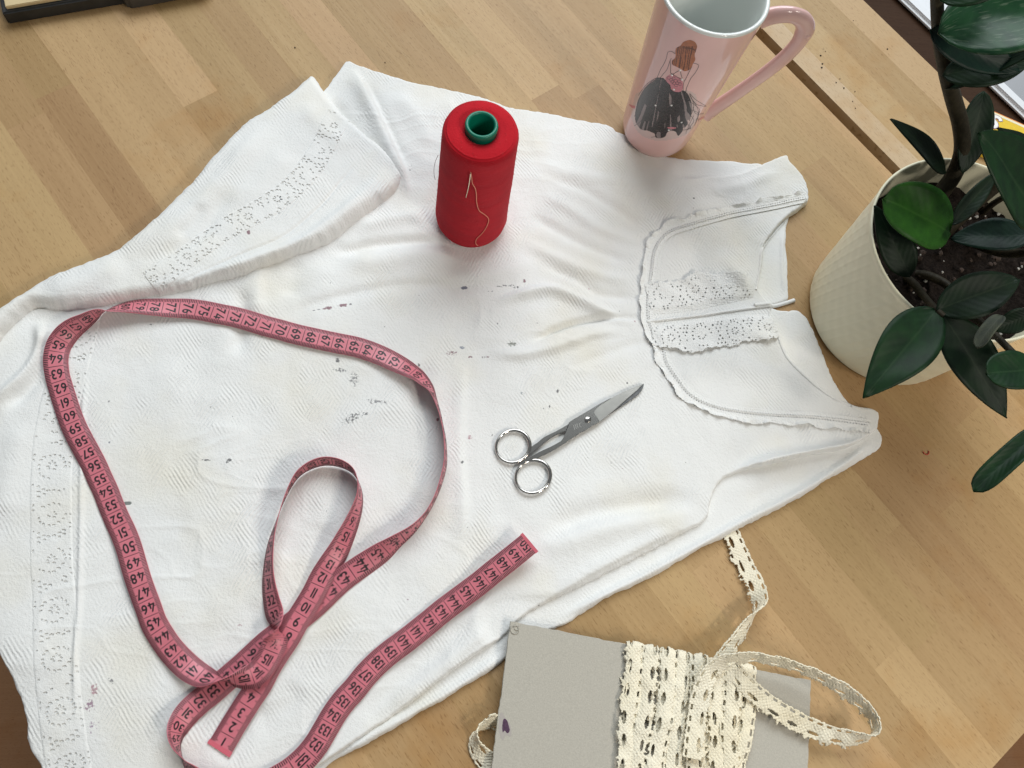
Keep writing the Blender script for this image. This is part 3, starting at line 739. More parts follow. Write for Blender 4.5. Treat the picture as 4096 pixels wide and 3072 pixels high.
# n (cm), px, py (photo pixels), lift above the cloth (mm), roll (0 = front up, 90 = on edge, 180 = back up)
TP = [(0, 873, 3001, 1.2, 0), (0.5, 892, 2972, 1.2, 0), (1.5, 930, 2908, 1.2, 0), (2.5, 965, 2851, 1.4, 0), (3.5, 1003, 2791, 1.8, 0), (4.5, 1041, 2734, 2.2, 0), (5.5, 1070, 2677, 2.4, 0), (6.5, 1108, 2615, 2.4, 0),
 (7.5, 1152, 2550, 2.4, 0), (8.5, 1187, 2487, 2.4, 0), (9.5, 1222, 2430, 2.4, 0), (10.5, 1256, 2373, 2.4, 2), (11.5, 1288, 2310, 2.4, 6), (12.5, 1320, 2258, 3.2, 18), (13.5, 1352, 2206, 4.5, 34), (14.5, 1382, 2146, 6, 48),
 (15.5, 1409, 2086, 7, 60), (16.6, 1432, 2021, 8, 72), (17.6, 1440, 1967, 8.4, 82), (18.6, 1430, 1915, 8.6, 90), (19.5, 1405, 1877, 8.6, 95), (20.5, 1357, 1852, 8.6, 98), (21.5, 1300, 1845, 8.6, 98), (22.5, 1245, 1860, 8.6, 95),
 (23.4, 1196, 1893, 8.6, 90), (24.4, 1162, 1942, 8.6, 85), (25.7, 1128, 2021, 8.6, 80), (27.1, 1101, 2103, 8.2, 74), (28.3, 1083, 2173, 7.4, 66), (29.5, 1073, 2265, 6.8, 58), (30.5, 1075, 2336, 6.2, 50), (31.5, 1086, 2401, 5.6, 42),
 (32.5, 1101, 2462, 6.4, 38), (33.2, 1112, 2508, 8.0, 70), (33.8, 1110, 2540, 8.0, 120), (34.5, 1101, 2573, 7.0, 160), (35.5, 1070, 2639, 6.2, 175), (36.5, 1032, 2690, 6.2, 178), (37.4, 987, 2712, 7.2, 150), (38.4, 905, 2724, 8.6, 100),
 (39.5, 830, 2713, 5.0, 45), (40.5, 772, 2683, 3.0, 22), (41.5, 728, 2645, 1.8, 8), (42.5, 687, 2601, 1.2, 0), (43.5, 652, 2552, 1.2, 0), (44.5, 616, 2492, 1.2, 0), (45.5, 595, 2433, 1.2, 0), (46.5, 573, 2373, 1.2, 0),
 (47.5, 551, 2310, 1.4, 2), (48.5, 535, 2253, 1.6, 4), (49.5, 516, 2190, 1.8, 4), (50.5, 494, 2130, 1.6, 2), (51.5, 468, 2076, 1.4, 0), (52.5, 446, 2022, 1.2, 0), (53.5, 425, 1968, 1.2, 0), (54.5, 402, 1918, 1.2, 0),
 (55.5, 378, 1864, 1.2, 0), (56.5, 352, 1813, 1.4, 0), (57.5, 326, 1766, 1.4, 0), (58.5, 301, 1715, 1.4, 0), (59.5, 280, 1665, 1.4, 0), (60.5, 262, 1611, 1.4, 0), (61.5, 244, 1554, 1.4, 0), (62.5, 229, 1497, 1.6, 2),
 (63.5, 225, 1437, 2.2, 10), (64.5, 237, 1383, 3.4, 24), (65.5, 264, 1340, 5.0, 42), (66.4, 300, 1308, 6.5, 60), (67.3, 340, 1283, 7.5, 78), (68.2, 385, 1256, 7.6, 95), (69.2, 430, 1242, 6.6, 122), (70.4, 497, 1230, 5.0, 142),
 (71.4, 557, 1226, 4.0, 155), (72.5, 620, 1228, 3.2, 165), (73.5, 684, 1232, 2.4, 172), (74.5, 753, 1236, 1.8, 178), (75.5, 817, 1244, 1.6, 180), (76.5, 880, 1256, 1.6, 180), (77.5, 943, 1271, 1.4, 180), (78.5, 1003, 1286, 1.2, 180),
 (79.5, 1063, 1304, 1.2, 180), (80.5, 1124, 1320, 1.2, 180), (81.5, 1184, 1337, 1.2, 180), (82.5, 1244, 1350, 1.2, 180), (83.5, 1303, 1363, 1.2, 180), (84.5, 1358, 1375, 1.2, 180), (85.5, 1417, 1386, 1.4, 180), (86.5, 1471, 1402, 1.6, 178),
 (87.5, 1525, 1423, 2.0, 174), (88.5, 1579, 1449, 2.6, 168), (89.5, 1629, 1475, 3.8, 156), (90.5, 1671, 1503, 5.2, 142), (91.5, 1706, 1540, 6.6, 128), (92.5, 1733, 1580, 7.8, 108), (93.7, 1755, 1639, 8.2, 101), (94.8, 1768, 1690, 8.4, 98),
 (96.1, 1779, 1747, 8.4, 98), (97.6, 1783, 1817, 8.4, 98), (98.8, 1779, 1867, 8.4, 98), (100.2, 1761, 1937, 8.2, 96), (101.5, 1736, 2000, 8.0, 93), (102.6, 1700, 2062, 7.6, 94), (103.5, 1650, 2118, 7.0, 103), (104.4, 1580, 2170, 6.0, 120),
 (105.2, 1530, 2207, 4.8, 142), (106.0, 1482, 2240, 3.4, 155), (106.7, 1430, 2275, 2.2, 166), (107.5, 1375, 2315, 1.4, 175), (108.5, 1325, 2360, 1.0, 180), (109.5, 1276, 2408, 0.8, 180), (110.5, 1225, 2452, 0.8, 180), (111.5, 1172, 2493, 0.8, 180),
 (112.5, 1117, 2533, 0.8, 180), (113.5, 1063, 2575, 0.8, 180), (114.5, 1015, 2620, 0.8, 180), (115.5, 963, 2668, 0.8, 180), (116.5, 910, 2714, 0.8, 180), (117.5, 854, 2763, 1.0, 180), (118.5, 800, 2805, 1.8, 176), (119.5, 750, 2853, 3.2, 160),
 (120.4, 716, 2902, 5.0, 136), (121.3, 704, 2945, 6.6, 112), (122.3, 709, 2988, 7.2, 92), (123.3, 727, 3025, 7.0, 78), (124.4, 755, 3068, 6.4, 62), (126, 830, 3128, 4.4, 40), (127.4, 935, 3158, 3.0, 22), (128.6, 1040, 3145, 2.0, 10), (129.6, 1140, 3098, 1.6, 4),
 (130.5, 1213, 3040, 1.4, 0), (131.5, 1264, 2979, 1.4, 0), (132.5, 1299, 2921, 1.4, 0), (133.5, 1334, 2861, 1.4, 0), (134.5, 1373, 2806, 1.4, 0), (135.5, 1419, 2755, 1.4, 0), (136.5, 1463, 2700, 1.4, 0), (137.5, 1512, 2650, 1.4, 0),
 (138.5, 1563, 2607, 1.6, 0), (139.5, 1616, 2568, 1.8, 0), (140.5, 1667, 2528, 2.0, 0), (141.5, 1718, 2487, 2.4, 0), (142.5, 1766, 2447, 2.8, 0), (143.5, 1816, 2409, 3.4, 0), (144.5, 1867, 2371, 4.2, 0), (145.5, 1919, 2332, 5.2, 0), (146.5, 1965, 2294, 6.4, 0),
 (147.5, 2013, 2256, 7.8, -2), (148.5, 2060, 2219, 9.2, -4), (149.5, 2103, 2184, 10.4, -5), (150, 2122, 2168, 10.8, -5)]
TPW = []
for n, px, py, dz, roll in TP:
    zz = 0.007
    for _ in range(3):
        q = P(px, py, zz); zz = float(top(q[0], q[1])) + dz / 1000
    TPW.append((n, q[0], q[1], zz, roll))
TPW = np.array(TPW)
# smooth the heights a little: vinyl is stiff
zs = TPW[:, 3].copy()
for _ in range(4): zs[1:-1] = np.maximum(0.25 * zs[:-2] + 0.5 * zs[1:-1] + 0.25 * zs[2:], zs[1:-1] + 0.0)
TPW[:, 3] = zs
fine = smooth_path(TPW, 8)
_fl = 0.0075 * np.abs(np.sin(np.radians(fine[:, 4]))) * 0.92 + 0.0006
for _ in range(3):
    lo_ = np.array([float(top(x, y)) for x, y in fine[:, 1:3]]) + _fl
    fine[:, 3] = np.maximum(fine[:, 3], lo_)
    fine[1:-1, 3] = np.maximum(0.25 * fine[:-2, 3] + 0.5 * fine[1:-1, 3] + 0.25 * fine[2:, 3], lo_[1:-1])
def tape_frame(n):
    """centre, left-hand cross direction and surface normal at tape centimetre n (array)"""
    n = np.asarray(n, float)
    c = np.stack([np.interp(n, fine[:, 0], fine[:, k]) for k in (1, 2, 3)], -1)
    e = 0.12
    a = np.stack([np.interp(n - e, fine[:, 0], fine[:, k]) for k in (1, 2, 3)], -1); b = np.stack([np.interp(n + e, fine[:, 0], fine[:, k]) for k in (1, 2, 3)], -1)
    T = b - a; T /= np.linalg.norm(T, axis=-1, keepdims=True) + 1e-12
    r = np.radians(np.interp(n, fine[:, 0], fine[:, 4]))[..., None]
    Lh = np.stack([-T[..., 1], T[..., 0], 0 * T[..., 0]], -1); Lh /= np.linalg.norm(Lh, axis=-1, keepdims=True) + 1e-12
    up = np.cross(T, Lh)
    Wd = np.cos(r) * Lh + np.sin(r) * up
    N = np.cross(T, Wd); N /= np.linalg.norm(N, axis=-1, keepdims=True) + 1e-12
    return c, Wd, N
TW = 0.0152; TT = 0.00018
def tape_pt(n, t, off):
    c, Wd, N = tape_frame(n); t = np.asarray(t)[..., None]
    return c + Wd * t + N * np.asarray(off)[..., None] if np.ndim(off) else c + Wd * t + N * off
tape = thing('measuring_tape', 'pink vinyl tape measure with black centimetre scale looped over the white dress', 'tape measure', tuple(PD((480, 1610))))
ns = np.arange(0, 150.001, 0.2); ts = np.linspace(-TW / 2, TW / 2, 5)
V = []; nn = len(ns)
for side in (TT, -TT):
    NN, TTg = np.meshgrid(ns, ts, indexing='ij'); V.append(tape_pt(NN, TTg, side).reshape(-1, 3))
V = np.concatenate(V); m = nn * 5
Fc = grid_faces(nn, 5); Fa = [f for f in Fc] + [tuple(x + m for x in f[::-1]) for f in Fc]
for i in range(nn - 1):
    for j, fl_ in ((0, False), (4, True)):
        q = (i * 5 + j, (i + 1) * 5 + j, (i + 1) * 5 + j + m, i * 5 + j + m); Fa.append(q if fl_ else q[::-1])
for i, fl_ in ((0, True), (nn - 1, False)):
    for j in range(4):
        q = (i * 5 + j, i * 5 + j + 1, i * 5 + j + 1 + m, i * 5 + j + m); Fa.append(q if fl_ else q[::-1])
child('band', mesh('band', V, Fa), M_TAPE, tape)

# digits
def glyph_mesh(body, size, bold=0.0, sx=1.0, rnd=0):
    cu = bpy.data.curves.new('glyph', 'FONT'); cu.body = body; cu.size = 1.0; cu.offset = bold / size; cu.align_x = 'CENTER'; cu.align_y = 'CENTER'; cu.resolution_u = 3
    o = bpy.data.objects.new('glyph', cu); COL.objects.link(o); bpy.context.view_layer.update()
    dg = bpy.context.evaluated_depsgraph_get(); me = o.evaluated_get(dg).to_mesh()
    v = np.array([tuple(x.co) for x in me.vertices]); f = [tuple(p.vertices) for p in me.polygons]
    o.evaluated_get(dg).to_mesh_clear(); bpy.data.objects.remove(o); bpy.data.curves.remove(cu)
    v *= size; v[:, 0] *= sx
    v[:, :2] -= (v[:, :2].max(0) + v[:, :2].min(0)) / 2
    return v, f
GL = {}
def digit(ch):
    if ch not in GL:
        if ch == '4':                                       # drawn by hand: diagonal, crossbar and stem
            h = 0.0062; q = [((.0002, -.0015), (.0022, .0031), (.0032, .0031), (.0012, -.0015)), ((.0002, -.0020), (.0002, -.0010), (.0044, -.0010), (.0044, -.0020)), ((.0026, -.0031), (.0026, .0010), (.0036, .0010), (.0036, -.0031))]
            v, f = [], []
            for p in q: f.append(tuple(range(len(v), len(v) + 4))); v += [(x - .0023, y, 0) for x, y in p]
            GL[ch] = (np.array(v), f)
        else: GL[ch] = glyph_mesh(ch, 0.0086, 0.00018, 0.84)
    return GL[ch]
def number_glyph(k):
    v, f, x = [], [], 0.0; sx = 1.0 if k < 100 else 0.86
    for ch in str(k):
        gv, gf = digit(ch); w_ = gv[:, 0].max() - gv[:, 0].min(); b = len(v)
        for p in gv: v.append(((p[0] - gv[:, 0].min() + x) * sx, p[1], 0))
        f += [tuple(i + b for i in q) for q in gf]; x += w_ + 0.00055
    v = np.array(v); v[:, 0] -= (v[:, 0].max() + v[:, 0].min()) / 2
    return v, f
def print_side(front):
    v, f = [], []; sgn = 1 if front else -1; off = sgn * (TT + 0.00006)
    def quad(n0, n1, t0, t1):
        b = len(v)
        for n_, t_ in ((n0, t0), (n1, t0), (n1, t1), (n0, t1)): v.append((n_, t_))
        f.append((b, b + 1, b + 2, b + 3))
    for k in range(1, 1500):
        n_ = k / 10; long_ = k % 10 == 0
        if long_: quad(n_ - .019, n_ + .019, -TW / 2 + .0002, TW / 2 - .0002)
        else:
            ln = 0.0042 if k % 5 == 0 else 0.0030
            for s_ in (-1, 1): quad(n_ - .026, n_ + .026, s_ * (TW / 2 - .0002), s_ * (TW / 2 - ln))
    for k in range(1, 151):
        gv, gf = number_glyph(k); b = len(v)
        n0 = k - .5 if front else 150.5 - k
        for x, y, _z in gv:
            if front: v.append((n0 - y * 100, x))
            else: v.append((n0 + y * 100, x))
        f.extend(tuple(i + b for i in q) for q in gf)
    a = np.array(v); W3 = tape_pt(np.clip(a[:, 0], 0, 150), a[:, 1], off)
    if not front: f = [q[::-1] for q in f]
    return child('printed_scale', mesh('printed_scale', W3, f), M_INK, tape, smooth=False, kind='stuff')
print_side(True); print_side(False)
M_TIP = simple('tape_end_metal', (0.60, 0.13, 0.17), 0.3, spec=0.6)
for a, b in ((-0.02, 0.32), (149.72, 150.02)):
    NN, TTg = np.meshgrid(np.linspace(max(a, 0), min(b, 150), 3), np.linspace(-TW / 2 - .0003, TW / 2 + .0003, 3), indexing='ij')
    p1 = tape_pt(NN, TTg, TT + .0002).reshape(-1, 3); p2 = tape_pt(NN, TTg, -TT - .0002).reshape(-1, 3)
    ff = grid_faces(3, 3); per = [0, 3, 6, 7, 8, 5, 2, 1]
    child('end_clip', mesh('end_clip', np.concatenate([p1, p2]), ff + [tuple(x + 9 for x in q[::-1]) for q in ff] + [(per[(i + 1) % 8], per[i], per[i] + 9, per[(i + 1) % 8] + 9) for i in range(8)]), M_TIP, tape, smooth=False)

# ================================================================== thread spool, needle
SX, SY = 0.0271, 0.3245
SZ = 0.0056
spool = thing('thread_spool', 'tall cone of red sewing thread on a green core standing on the dress', 'spool', (SX, SY, SZ))
def red_mat():
    m, nt, b = new_mat('red_thread'); L = nt.links.new
    tc = node(nt, 'ShaderNodeTexCoord'); sp = node(nt, 'ShaderNodeSeparateXYZ'); L(tc.outputs['Object'], sp.inputs[0])
    nz = node(nt, 'ShaderNodeTexNoise'); nz.inputs['Scale'].default_value = 1.0; nz.inputs['Detail'].default_value = 3
    mp = node(nt, 'ShaderNodeMapping'); mp.inputs['Scale'].default_value = (30, 30, 130); L(tc.outputs['Object'], mp.inputs['Vector']); L(mp.outputs[0], nz.inputs['Vector'])
    fz = node(nt, 'ShaderNodeTexNoise'); fz.inputs['Scale'].default_value = 900; fz.inputs['Detail'].default_value = 4; L(tc.outputs['Object'], fz.inputs['Vector'])
    mx = node(nt, 'ShaderNodeMix', data_type='RGBA'); mx.inputs[6].default_value = (0.33, 0.003, 0.011, 1); mx.inputs[7].default_value = (0.58, 0.009, 0.018, 1); L(nz.outputs['Fac'], mx.inputs[0])
    L(mx.outputs[2], b.inputs['Base Color']); b.inputs['Roughness'].default_value = 0.85; b.inputs['Specular IOR Level'].default_value = 0.2
    b.inputs['Sheen Weight'].default_value = 0.25; b.inputs['Sheen Tint'].default_value = (1, .25, .3, 1)
    wv = node(nt, 'ShaderNodeTexWave', bands_direction='Z'); wv.inputs['Scale'].default_value = 330; wv.inputs['Distortion'].default_value = 1.2; wv.inputs['Detail'].default_value = 2; wv.inputs['Detail Scale'].default_value = 0.2; L(tc.outputs['Object'], wv.inputs['Vector'])
    bw = node(nt, 'ShaderNodeBump'); bw.inputs['Distance'].default_value = 0.00022; L(wv.outputs['Fac'], bw.inputs['Height'])
    bp = node(nt, 'ShaderNodeBump'); bp.inputs['Distance'].default_value = 0.0004; L(bw.outputs[0], bp.inputs['Normal']); L(nz.outputs['Fac'], bp.inputs['Height'])
    b2 = node(nt, 'ShaderNodeBump'); b2.inputs['Distance'].default_value = 0.0003; L(fz.outputs['Fac'], b2.inputs['Height']); L(bp.outputs[0], b2.inputs['Normal']); L(b2.outputs[0], b.inputs['Normal'])
    return m
M_RED = red_mat(); M_GREEN = simple('green_plastic', (0.0, 0.17, 0.105), 0.4, spec=0.5)
SH = 0.1095
prof = [(0.0, 0.0005), (0.0232, 0.0005), (0.0248, 0.0015), (0.0262, 0.005), (0.0270, 0.011)]
for zz in np.linspace(0.014, SH - 0.006, 60):
    f_ = zz / SH; r = 0.0271 - 0.0024 * f_
    for c in (0.032, 0.058, 0.083): r -= 0.00016 * math.exp(-((zz - c) / 0.0011) ** 2)
    prof.append((r, zz))
prof += [(0.0246, SH - 0.004), (0.0236, SH - 0.0014), (0.0212, SH), (0.0160, SH + 0.0003), (0.0118, SH - 0.0004), (0.0104, SH - 0.0014), (0.0104, SH - 0.01)]
v, f = lathe(prof, 96, (SX, SY, SZ)); v = np.array(v)
a_ = np.arctan2(v[:, 1] - SY, v[:, 0] - SX); rr = np.hypot(v[:, 0] - SX, v[:, 1] - SY)
k = 1 + 0.004 * np.sin(v[:, 2] * 120 + 1.5 * a_) * (rr > 0.012) + vnoise(a_ * 0.02, v[:, 2], 0.006, 61) * 0.003
v[:, 0] = SX + (v[:, 0] - SX) * k; v[:, 1] = SY + (v[:, 1] - SY) * k
child('thread_winding', mesh('thread_winding', v, f), M_RED, spool)
cp = [(0.0103, 0.001), (0.0102, SH + 0.0008), (0.0106, SH + 0.0016), (0.0106, SH + 0.0042), (0.0102, SH + 0.0052), (0.0094, SH + 0.0056), (0.0084, SH + 0.0052), (0.0080, SH + 0.0042), (0.0079, SH - 0.02), (0.0079, 0.003), (0.0, 0.003)]
v, f = lathe(cp, 64, (SX, SY, SZ)); child('core_tube', mesh('core_tube', v, f), M_GREEN, spool)

def on_spool(px, py, off=0.0004):
    """the point of the spool's side where the photo shows the pixel"""
    d = ray(px, py); o = CAMP; lo = None
    for t in np.linspace(0.42, 0.75, 1600):
        p = o + d * t; f_ = (p[2] - SZ) / SH
        if f_ < 1.02 and math.hypot(p[0] - SX, p[1] - SY) < 0.0272 - 0.0024 * max(min(f_, 1), 0) + off and p[2] < SZ + SH: return p
    return P(px, py, SZ + 0.03)
def zoomS(a, b): return (1650 + a / 2.552, 350 + b / 2.552)
M_PEACH = simple('peach_thread', (0.80, 0.30, 0.20), 0.7)
M_STEEL = simple('needle_steel', (0.78, 0.70, 0.52), 0.25, metal=1.0)
needle = thing('sewing_needle', 'thin steel needle stuck into the red thread spool', 'needle', tuple(on_spool(*zoomS(545, 1125))))
nd = [on_spool(*zoomS(x, y), off=o_) for x, y, o_ in ((545, 1125, 0.0003), (565, 1050, 0.0006), (582, 965, 0.0010), (596, 868, 0.0016))]
v, f = tube(smooth_path(nd, 4), np.linspace(0.00022, 0.00042, 13), 8); child('needle_shaft', mesh('needle_shaft', v, f), M_STEEL, needle)
tl = [(596, 868, .0018), (604, 920, .0012), (612, 980, .0010), (640, 1030, .0007), (652, 1090, .0006), (655, 1170, .0006), (680, 1255, .0007), (740, 1300, .0007), (776, 1340, .0007), (770, 1390, .0006), (740, 1450, .0006), (700, 1500, .0007), (655, 1545, .0007), (645, 1590, .0007), (668, 1616, .0008)]
v, f = tube(smooth_path([on_spool(*zoomS(x, y), off=o_) for x, y, o_ in tl], 5), 0.00030, 6)
tag(link('loose_thread', mesh('loose_thread', v, f), M_PEACH), 'pale peach thread hanging from the needle down the red spool', 'thread')
tl2 = [(596, 868, .0018), (600, 930, .0012), (605, 990, .001), (632, 1035, .0008), (645, 1090, .0007)]
M_DKTH = simple('dark_red_thread', (0.12, 0.012, 0.02), 0.7)
tl3 = [P(*zoomS(a, b), zz) for a, b, zz in ((262, 690, .082), (232, 760, .074), (219, 840, .066), (222, 900, .06), (232, 940, .056))]
v, f = tube(smooth_path(tl3, 5), 0.00016, 6); child('stray_thread', mesh('stray_thread', v, f), M_DKTH, spool)
rt = random.Random(3); v = []; f = []
for _ in range(34):                                         # short fibres standing out of the winding's top
    a = rt.uniform(0, 6.28); r = rt.uniform(0.012, 0.0225); x = SX + r * math.cos(a); y = SY + r * math.sin(a); h = SZ + SH + 0.0003; ln = rt.uniform(.0008, .0022); b_ = rt.uniform(0, 6.28)
    tv, tf = tube([(x, y, h - .001), (x + ln * .4 * math.cos(b_), y + ln * .4 * math.sin(b_), h + ln * .35), (x + ln * math.cos(b_), y + ln * math.sin(b_), h + ln * .5)], 0.00008, 4)
    f += [tuple(i + len(v) for i in q) for q in tf]; v += list(tv)
for _ in range(420):
    a = rt.uniform(0, 6.28); zf_ = rt.uniform(.006, SH - .004); r = 0.0271 - 0.0024 * zf_ / SH; x = SX + r * math.cos(a); y = SY + r * math.sin(a); h = SZ + zf_; ln = rt.uniform(.0005, .0013); t_ = rt.uniform(-.002, .002)
    tv, tf = tube([(x - .0003 * math.cos(a), y - .0003 * math.sin(a), h), (x + ln * .5 * math.cos(a) - t_ * .3 * math.sin(a), y + ln * .5 * math.sin(a) + t_ * .3 * math.cos(a), h + ln * .1), (x + ln * .6 * math.cos(a) - t_ * math.sin(a), y + ln * .6 * math.sin(a) + t_ * math.cos(a), h + rt.uniform(-.0006, .0006))], 0.00006, 4)
    f += [tuple(i + len(v) for i in q) for q in tf]; v += list(tv)
child('fuzz', mesh('fuzz', v, f), simple('red_fibre', (0.62, 0.05, 0.06), 0.8), spool, kind='stuff')

# ================================================================== scissors
M_CHROME = simple('nickel_plate', (0.55, 0.53, 0.50), 0.13, metal=1.0)
M_SATIN = simple('satin_nickel', (0.40, 0.39, 0.365), 0.2, metal=1.0, var=0.05, vscale=300)
M_BLADE = simple('ground_steel', (0.32, 0.31, 0.285), 0.32, metal=1.0, var=0.12, vscale=120, bump=0.00002, bscale=900)
M_DBLADE = simple('dark_blade_steel', (0.13, 0.13, 0.128), 0.30, metal=1.0, var=0.25, vscale=260)
SCZ = 0.0068
def zc_(a, b, z): return P(1900 + a * 0.36162, 1450 + b * 0.36162, z)
sciss = thing('scissors', 'small nickel plated sewing scissors with round finger rings lying on the dress', 'scissors', tuple(zc_(1250, 633, SCZ)))
def plate(name, pts, z0, z1, mat, parent, bevel=0.0003, smooth=False):
    bm = bmesh.new(); vs_ = [bm.verts.new(zc_(a, b, z0)) for a, b in pts]
    fc = bm.faces.new(vs_); bmesh.ops.recalc_face_normals(bm, faces=[fc])
    if fc.normal.z < 0: fc.normal_flip()
    r = bmesh.ops.extrude_face_region(bm, geom=[fc])
    up = [e for e in r['geom'] if isinstance(e, bmesh.types.BMVert)]
    for q in up: q.co.z += z1 - z0
    bmesh.ops.recalc_face_normals(bm, faces=bm.faces[:])
    if bevel:
        top_e = [e for e in bm.edges if all(q.co.z > z1 - 1e-6 for q in e.verts)]
        bmesh.ops.bevel(bm, geom=top_e, offset=bevel, segments=2, affect='EDGES', clamp_overlap=True)
    return child(name, bm_mesh(name, bm), mat, parent, smooth=smooth)
sp_ = lambda pts, n=4: [tuple(q) for q in smooth_path(pts, n)]
z0 = SCZ
lower = plate('blade', sp_([(1862, 238), (1858, 275), (1815, 345), (1720, 420), (1600, 500), (1480, 580)], 5) + [(1380, 640), (1300, 600), (1420, 520), (1650, 360), (1800, 270)], z0, z0 + .0012, M_DBLADE, sciss, .0002)
lower['label'] = 'darker lower scissor blade'
upper = plate('blade', sp_([(1858, 240), (1700, 302), (1600, 350), (1500, 402), (1385, 472)], 5) + [(1345, 505), (1318, 545), (1310, 566), (1374, 661), (1440, 612), (1560, 512), (1690, 396), (1790, 310)], z0 + .0014, z0 + .0026, M_BLADE, sciss, .00018)
shank = plate('shank', sp_([(1500, 400), (1380, 462), (1240, 545), (1068, 645)], 4) + [(1045, 662), (1020, 735), (992, 800), (968, 850)] + sp_([(940, 880), (850, 930), (700, 1000), (560, 1080), (490, 1125)], 4) + [(500, 1140), (560, 1110)] + sp_([(640, 1075), (715, 1052), (850, 985), (950, 925), (1060, 850), (1150, 790)], 4) + [(1250, 735), (1378, 662), (1312, 566), (1322, 540), (1350, 500), (1400, 462)], z0 + .0014, z0 + .0031, M_SATIN, sciss, .0005, False)
shank2 = plate('shank', sp_([(1075, 655), (1025, 690), (900, 762), (760, 832), (690, 890), (640, 922)], 4) + [(600, 960), (540, 1030), (470, 1090), (490, 1108), (560, 1062)] + sp_([(640, 1000), (720, 935), (800, 868), (900, 805), (996, 770)], 4) + [(1040, 720), (1150, 690)], z0 + .0004, z0 + .0022, M_SATIN, sciss, .0005, False)
def ring(cx, cy, rx, ry, rot, z, parent):
    pts = []
    for k in range(48):
        a = 2 * math.pi * k / 48; x = rx * math.cos(a); y = ry * math.sin(a); c, s = math.cos(rot), math.sin(rot)
        pts.append(zc_(cx + x * c - y * s, cy + x * s + y * c, z))
    p = np.array(pts); v = []; n = 12
    for i in range(48):
        T = p[(i + 1) % 48] - p[i - 1]; T /= np.linalg.norm(T); N = np.cross(T, (0, 0, 1)); B = np.array([0, 0, 1.0])
        wd = 0.0012 + 0.0002 * math.cos(2 * math.pi * i / 48)
        for q in range(n):
            a = 2 * math.pi * q / n; v.append(p[i] + N * wd * math.cos(a) + B * 0.0011 * math.sin(a))
    return child('finger_ring', mesh('finger_ring', v, grid_faces(48, n, True, True)), M_CHROME, parent)
ring(420, 928, 190, 176, -0.5, z0 + .0016, sciss); ring(642, 1262, 196, 178, -0.5, z0 + .0018, sciss)
c = zc_(1248, 633, z0 + .0031)
v, f = lathe([(0.0, 0.00050), (0.0018, 0.00050), (0.0023, 0.0003), (0.0025, -0.0003)], 28, c)
scr = child('screw', mesh('screw', v, f), M_SATIN, sciss)
M_DARK = simple('dark_slot', (0.03, 0.03, 0.03), 0.5)
def ribbon_z(name, pts, wd, z, mat, parent, zf=zc_, kind=None):
    p = np.array([zf(a, b, z) for a, b in pts]); T = np.gradient(p, axis=0); T /= np.linalg.norm(T, axis=1)[:, None]; N = np.cross(T, (0, 0, 1)); N /= np.linalg.norm(N, axis=1)[:, None] + 1e-9
    v = np.concatenate([p + N * wd / 2, p - N * wd / 2]); n = len(p)
    return child(name, mesh(name, v, [(i, i + 1, n + i + 1, n + i) for i in range(n - 1)]), mat, parent, smooth=False)
s_ = ribbon_z('screw_slot', [(1218, 655), (1248, 634), (1278, 612)], 0.0008, z0 + .00366, M_DARK, sciss); 
ribbon_z('joint_gap', [(1066, 650), (1043, 668), (1020, 735), (996, 800)], 0.0006, z0 + .0026, M_DARK, sciss)
M_ETCH = simple('etched_mark', (0.34, 0.33, 0.305), 0.5, metal=1.0)
def etch(pts, wd=0.00022): return ribbon_z('etched_mark', pts, wd, z0 + .00266, M_ETCH, sciss)
etch([(1475 + 28 * math.cos(a), 500 + 28 * math.sin(a)) for a in np.linspace(0, 6.283, 20)])
etch([(1462, 492), (1475, 512), (1492, 484)])
for i in range(9):
    a, b = 1512 + i * 15, 474 - i * 10
    etch([(a, b - 8), (a + 3, b + 8)], 0.0003)
for a, b in ((1090, 695), (1108, 684), (1126, 674)):
    ribbon_z('etched_mark', [(a, b), (a + 14, b + 50)], 0.0003, z0 + .00317, M_ETCH, sciss)
ribbon_z('etched_mark', [(1172 - 18 * math.cos(t), 690 - 22 * math.sin(t)) for t in np.linspace(-1.8, 1.8, 10)], 0.0003, z0 + .00317, M_ETCH, sciss)
# ================================================================== mug
MX, MY = 0.1783, 0.4205
R0, RS, MH = 0.0283, 0.0589, 0.1491
M_PINK = simple('pink_glaze', (0.80, 0.52, 0.485), 0.10, spec=0.5, coat=0.35, var=0.03, vscale=40)
M_WHITE = simple('white_glaze', (0.74, 0.77, 0.74), 0.10, spec=0.5, coat=0.3)
mug = thing('mug', 'tall pink mug with a printed figure in a black skirt', 'mug', (MX, MY, 0))
rz = lambda z: R0 + RS * z
prof = [(0.0, 0.0006), (0.0215, 0.0006), (0.0236, 0.0010), (0.0262, 0.0035), (0.0280, 0.0075)] + [(rz(z), z) for z in np.linspace(0.013, MH - 0.002, 40)]
v, f = lathe(prof, 128, (MX, MY, 0)); child('body', mesh('body', v, f), M_PINK, mug)
rt_ = rz(MH - 0.002)
prof = [(rt_ + .00006, MH - .0022), (rt_ + .0001, MH - .0012), (rt_ - .0003, MH - .0003), (rt_ - .0014, MH), (rt_ - .0026, MH - .0004), (rt_ - .0031, MH - .0016)] + [(rz(z) - .0034, z) for z in np.linspace(MH - .006, 0.012, 30)] + [(0.020, 0.007), (0.0, 0.006)]
v, f = lathe(prof, 128, (MX, MY, 0)); child('rim_and_lining', mesh('rim_and_lining', v, f), M_WHITE, mug)
hp_ = [(0.0380, 0.1290), (0.0470, 0.1335), (0.0570, 0.1350), (0.0660, 0.1325), (0.0725, 0.1250), (0.0742, 0.1140), (0.0720, 0.1010), (0.0665, 0.0860), (0.0590, 0.0710), (0.0515, 0.0575), (0.0450, 0.0460), (0.0385, 0.0355), (0.0335, 0.0280)]
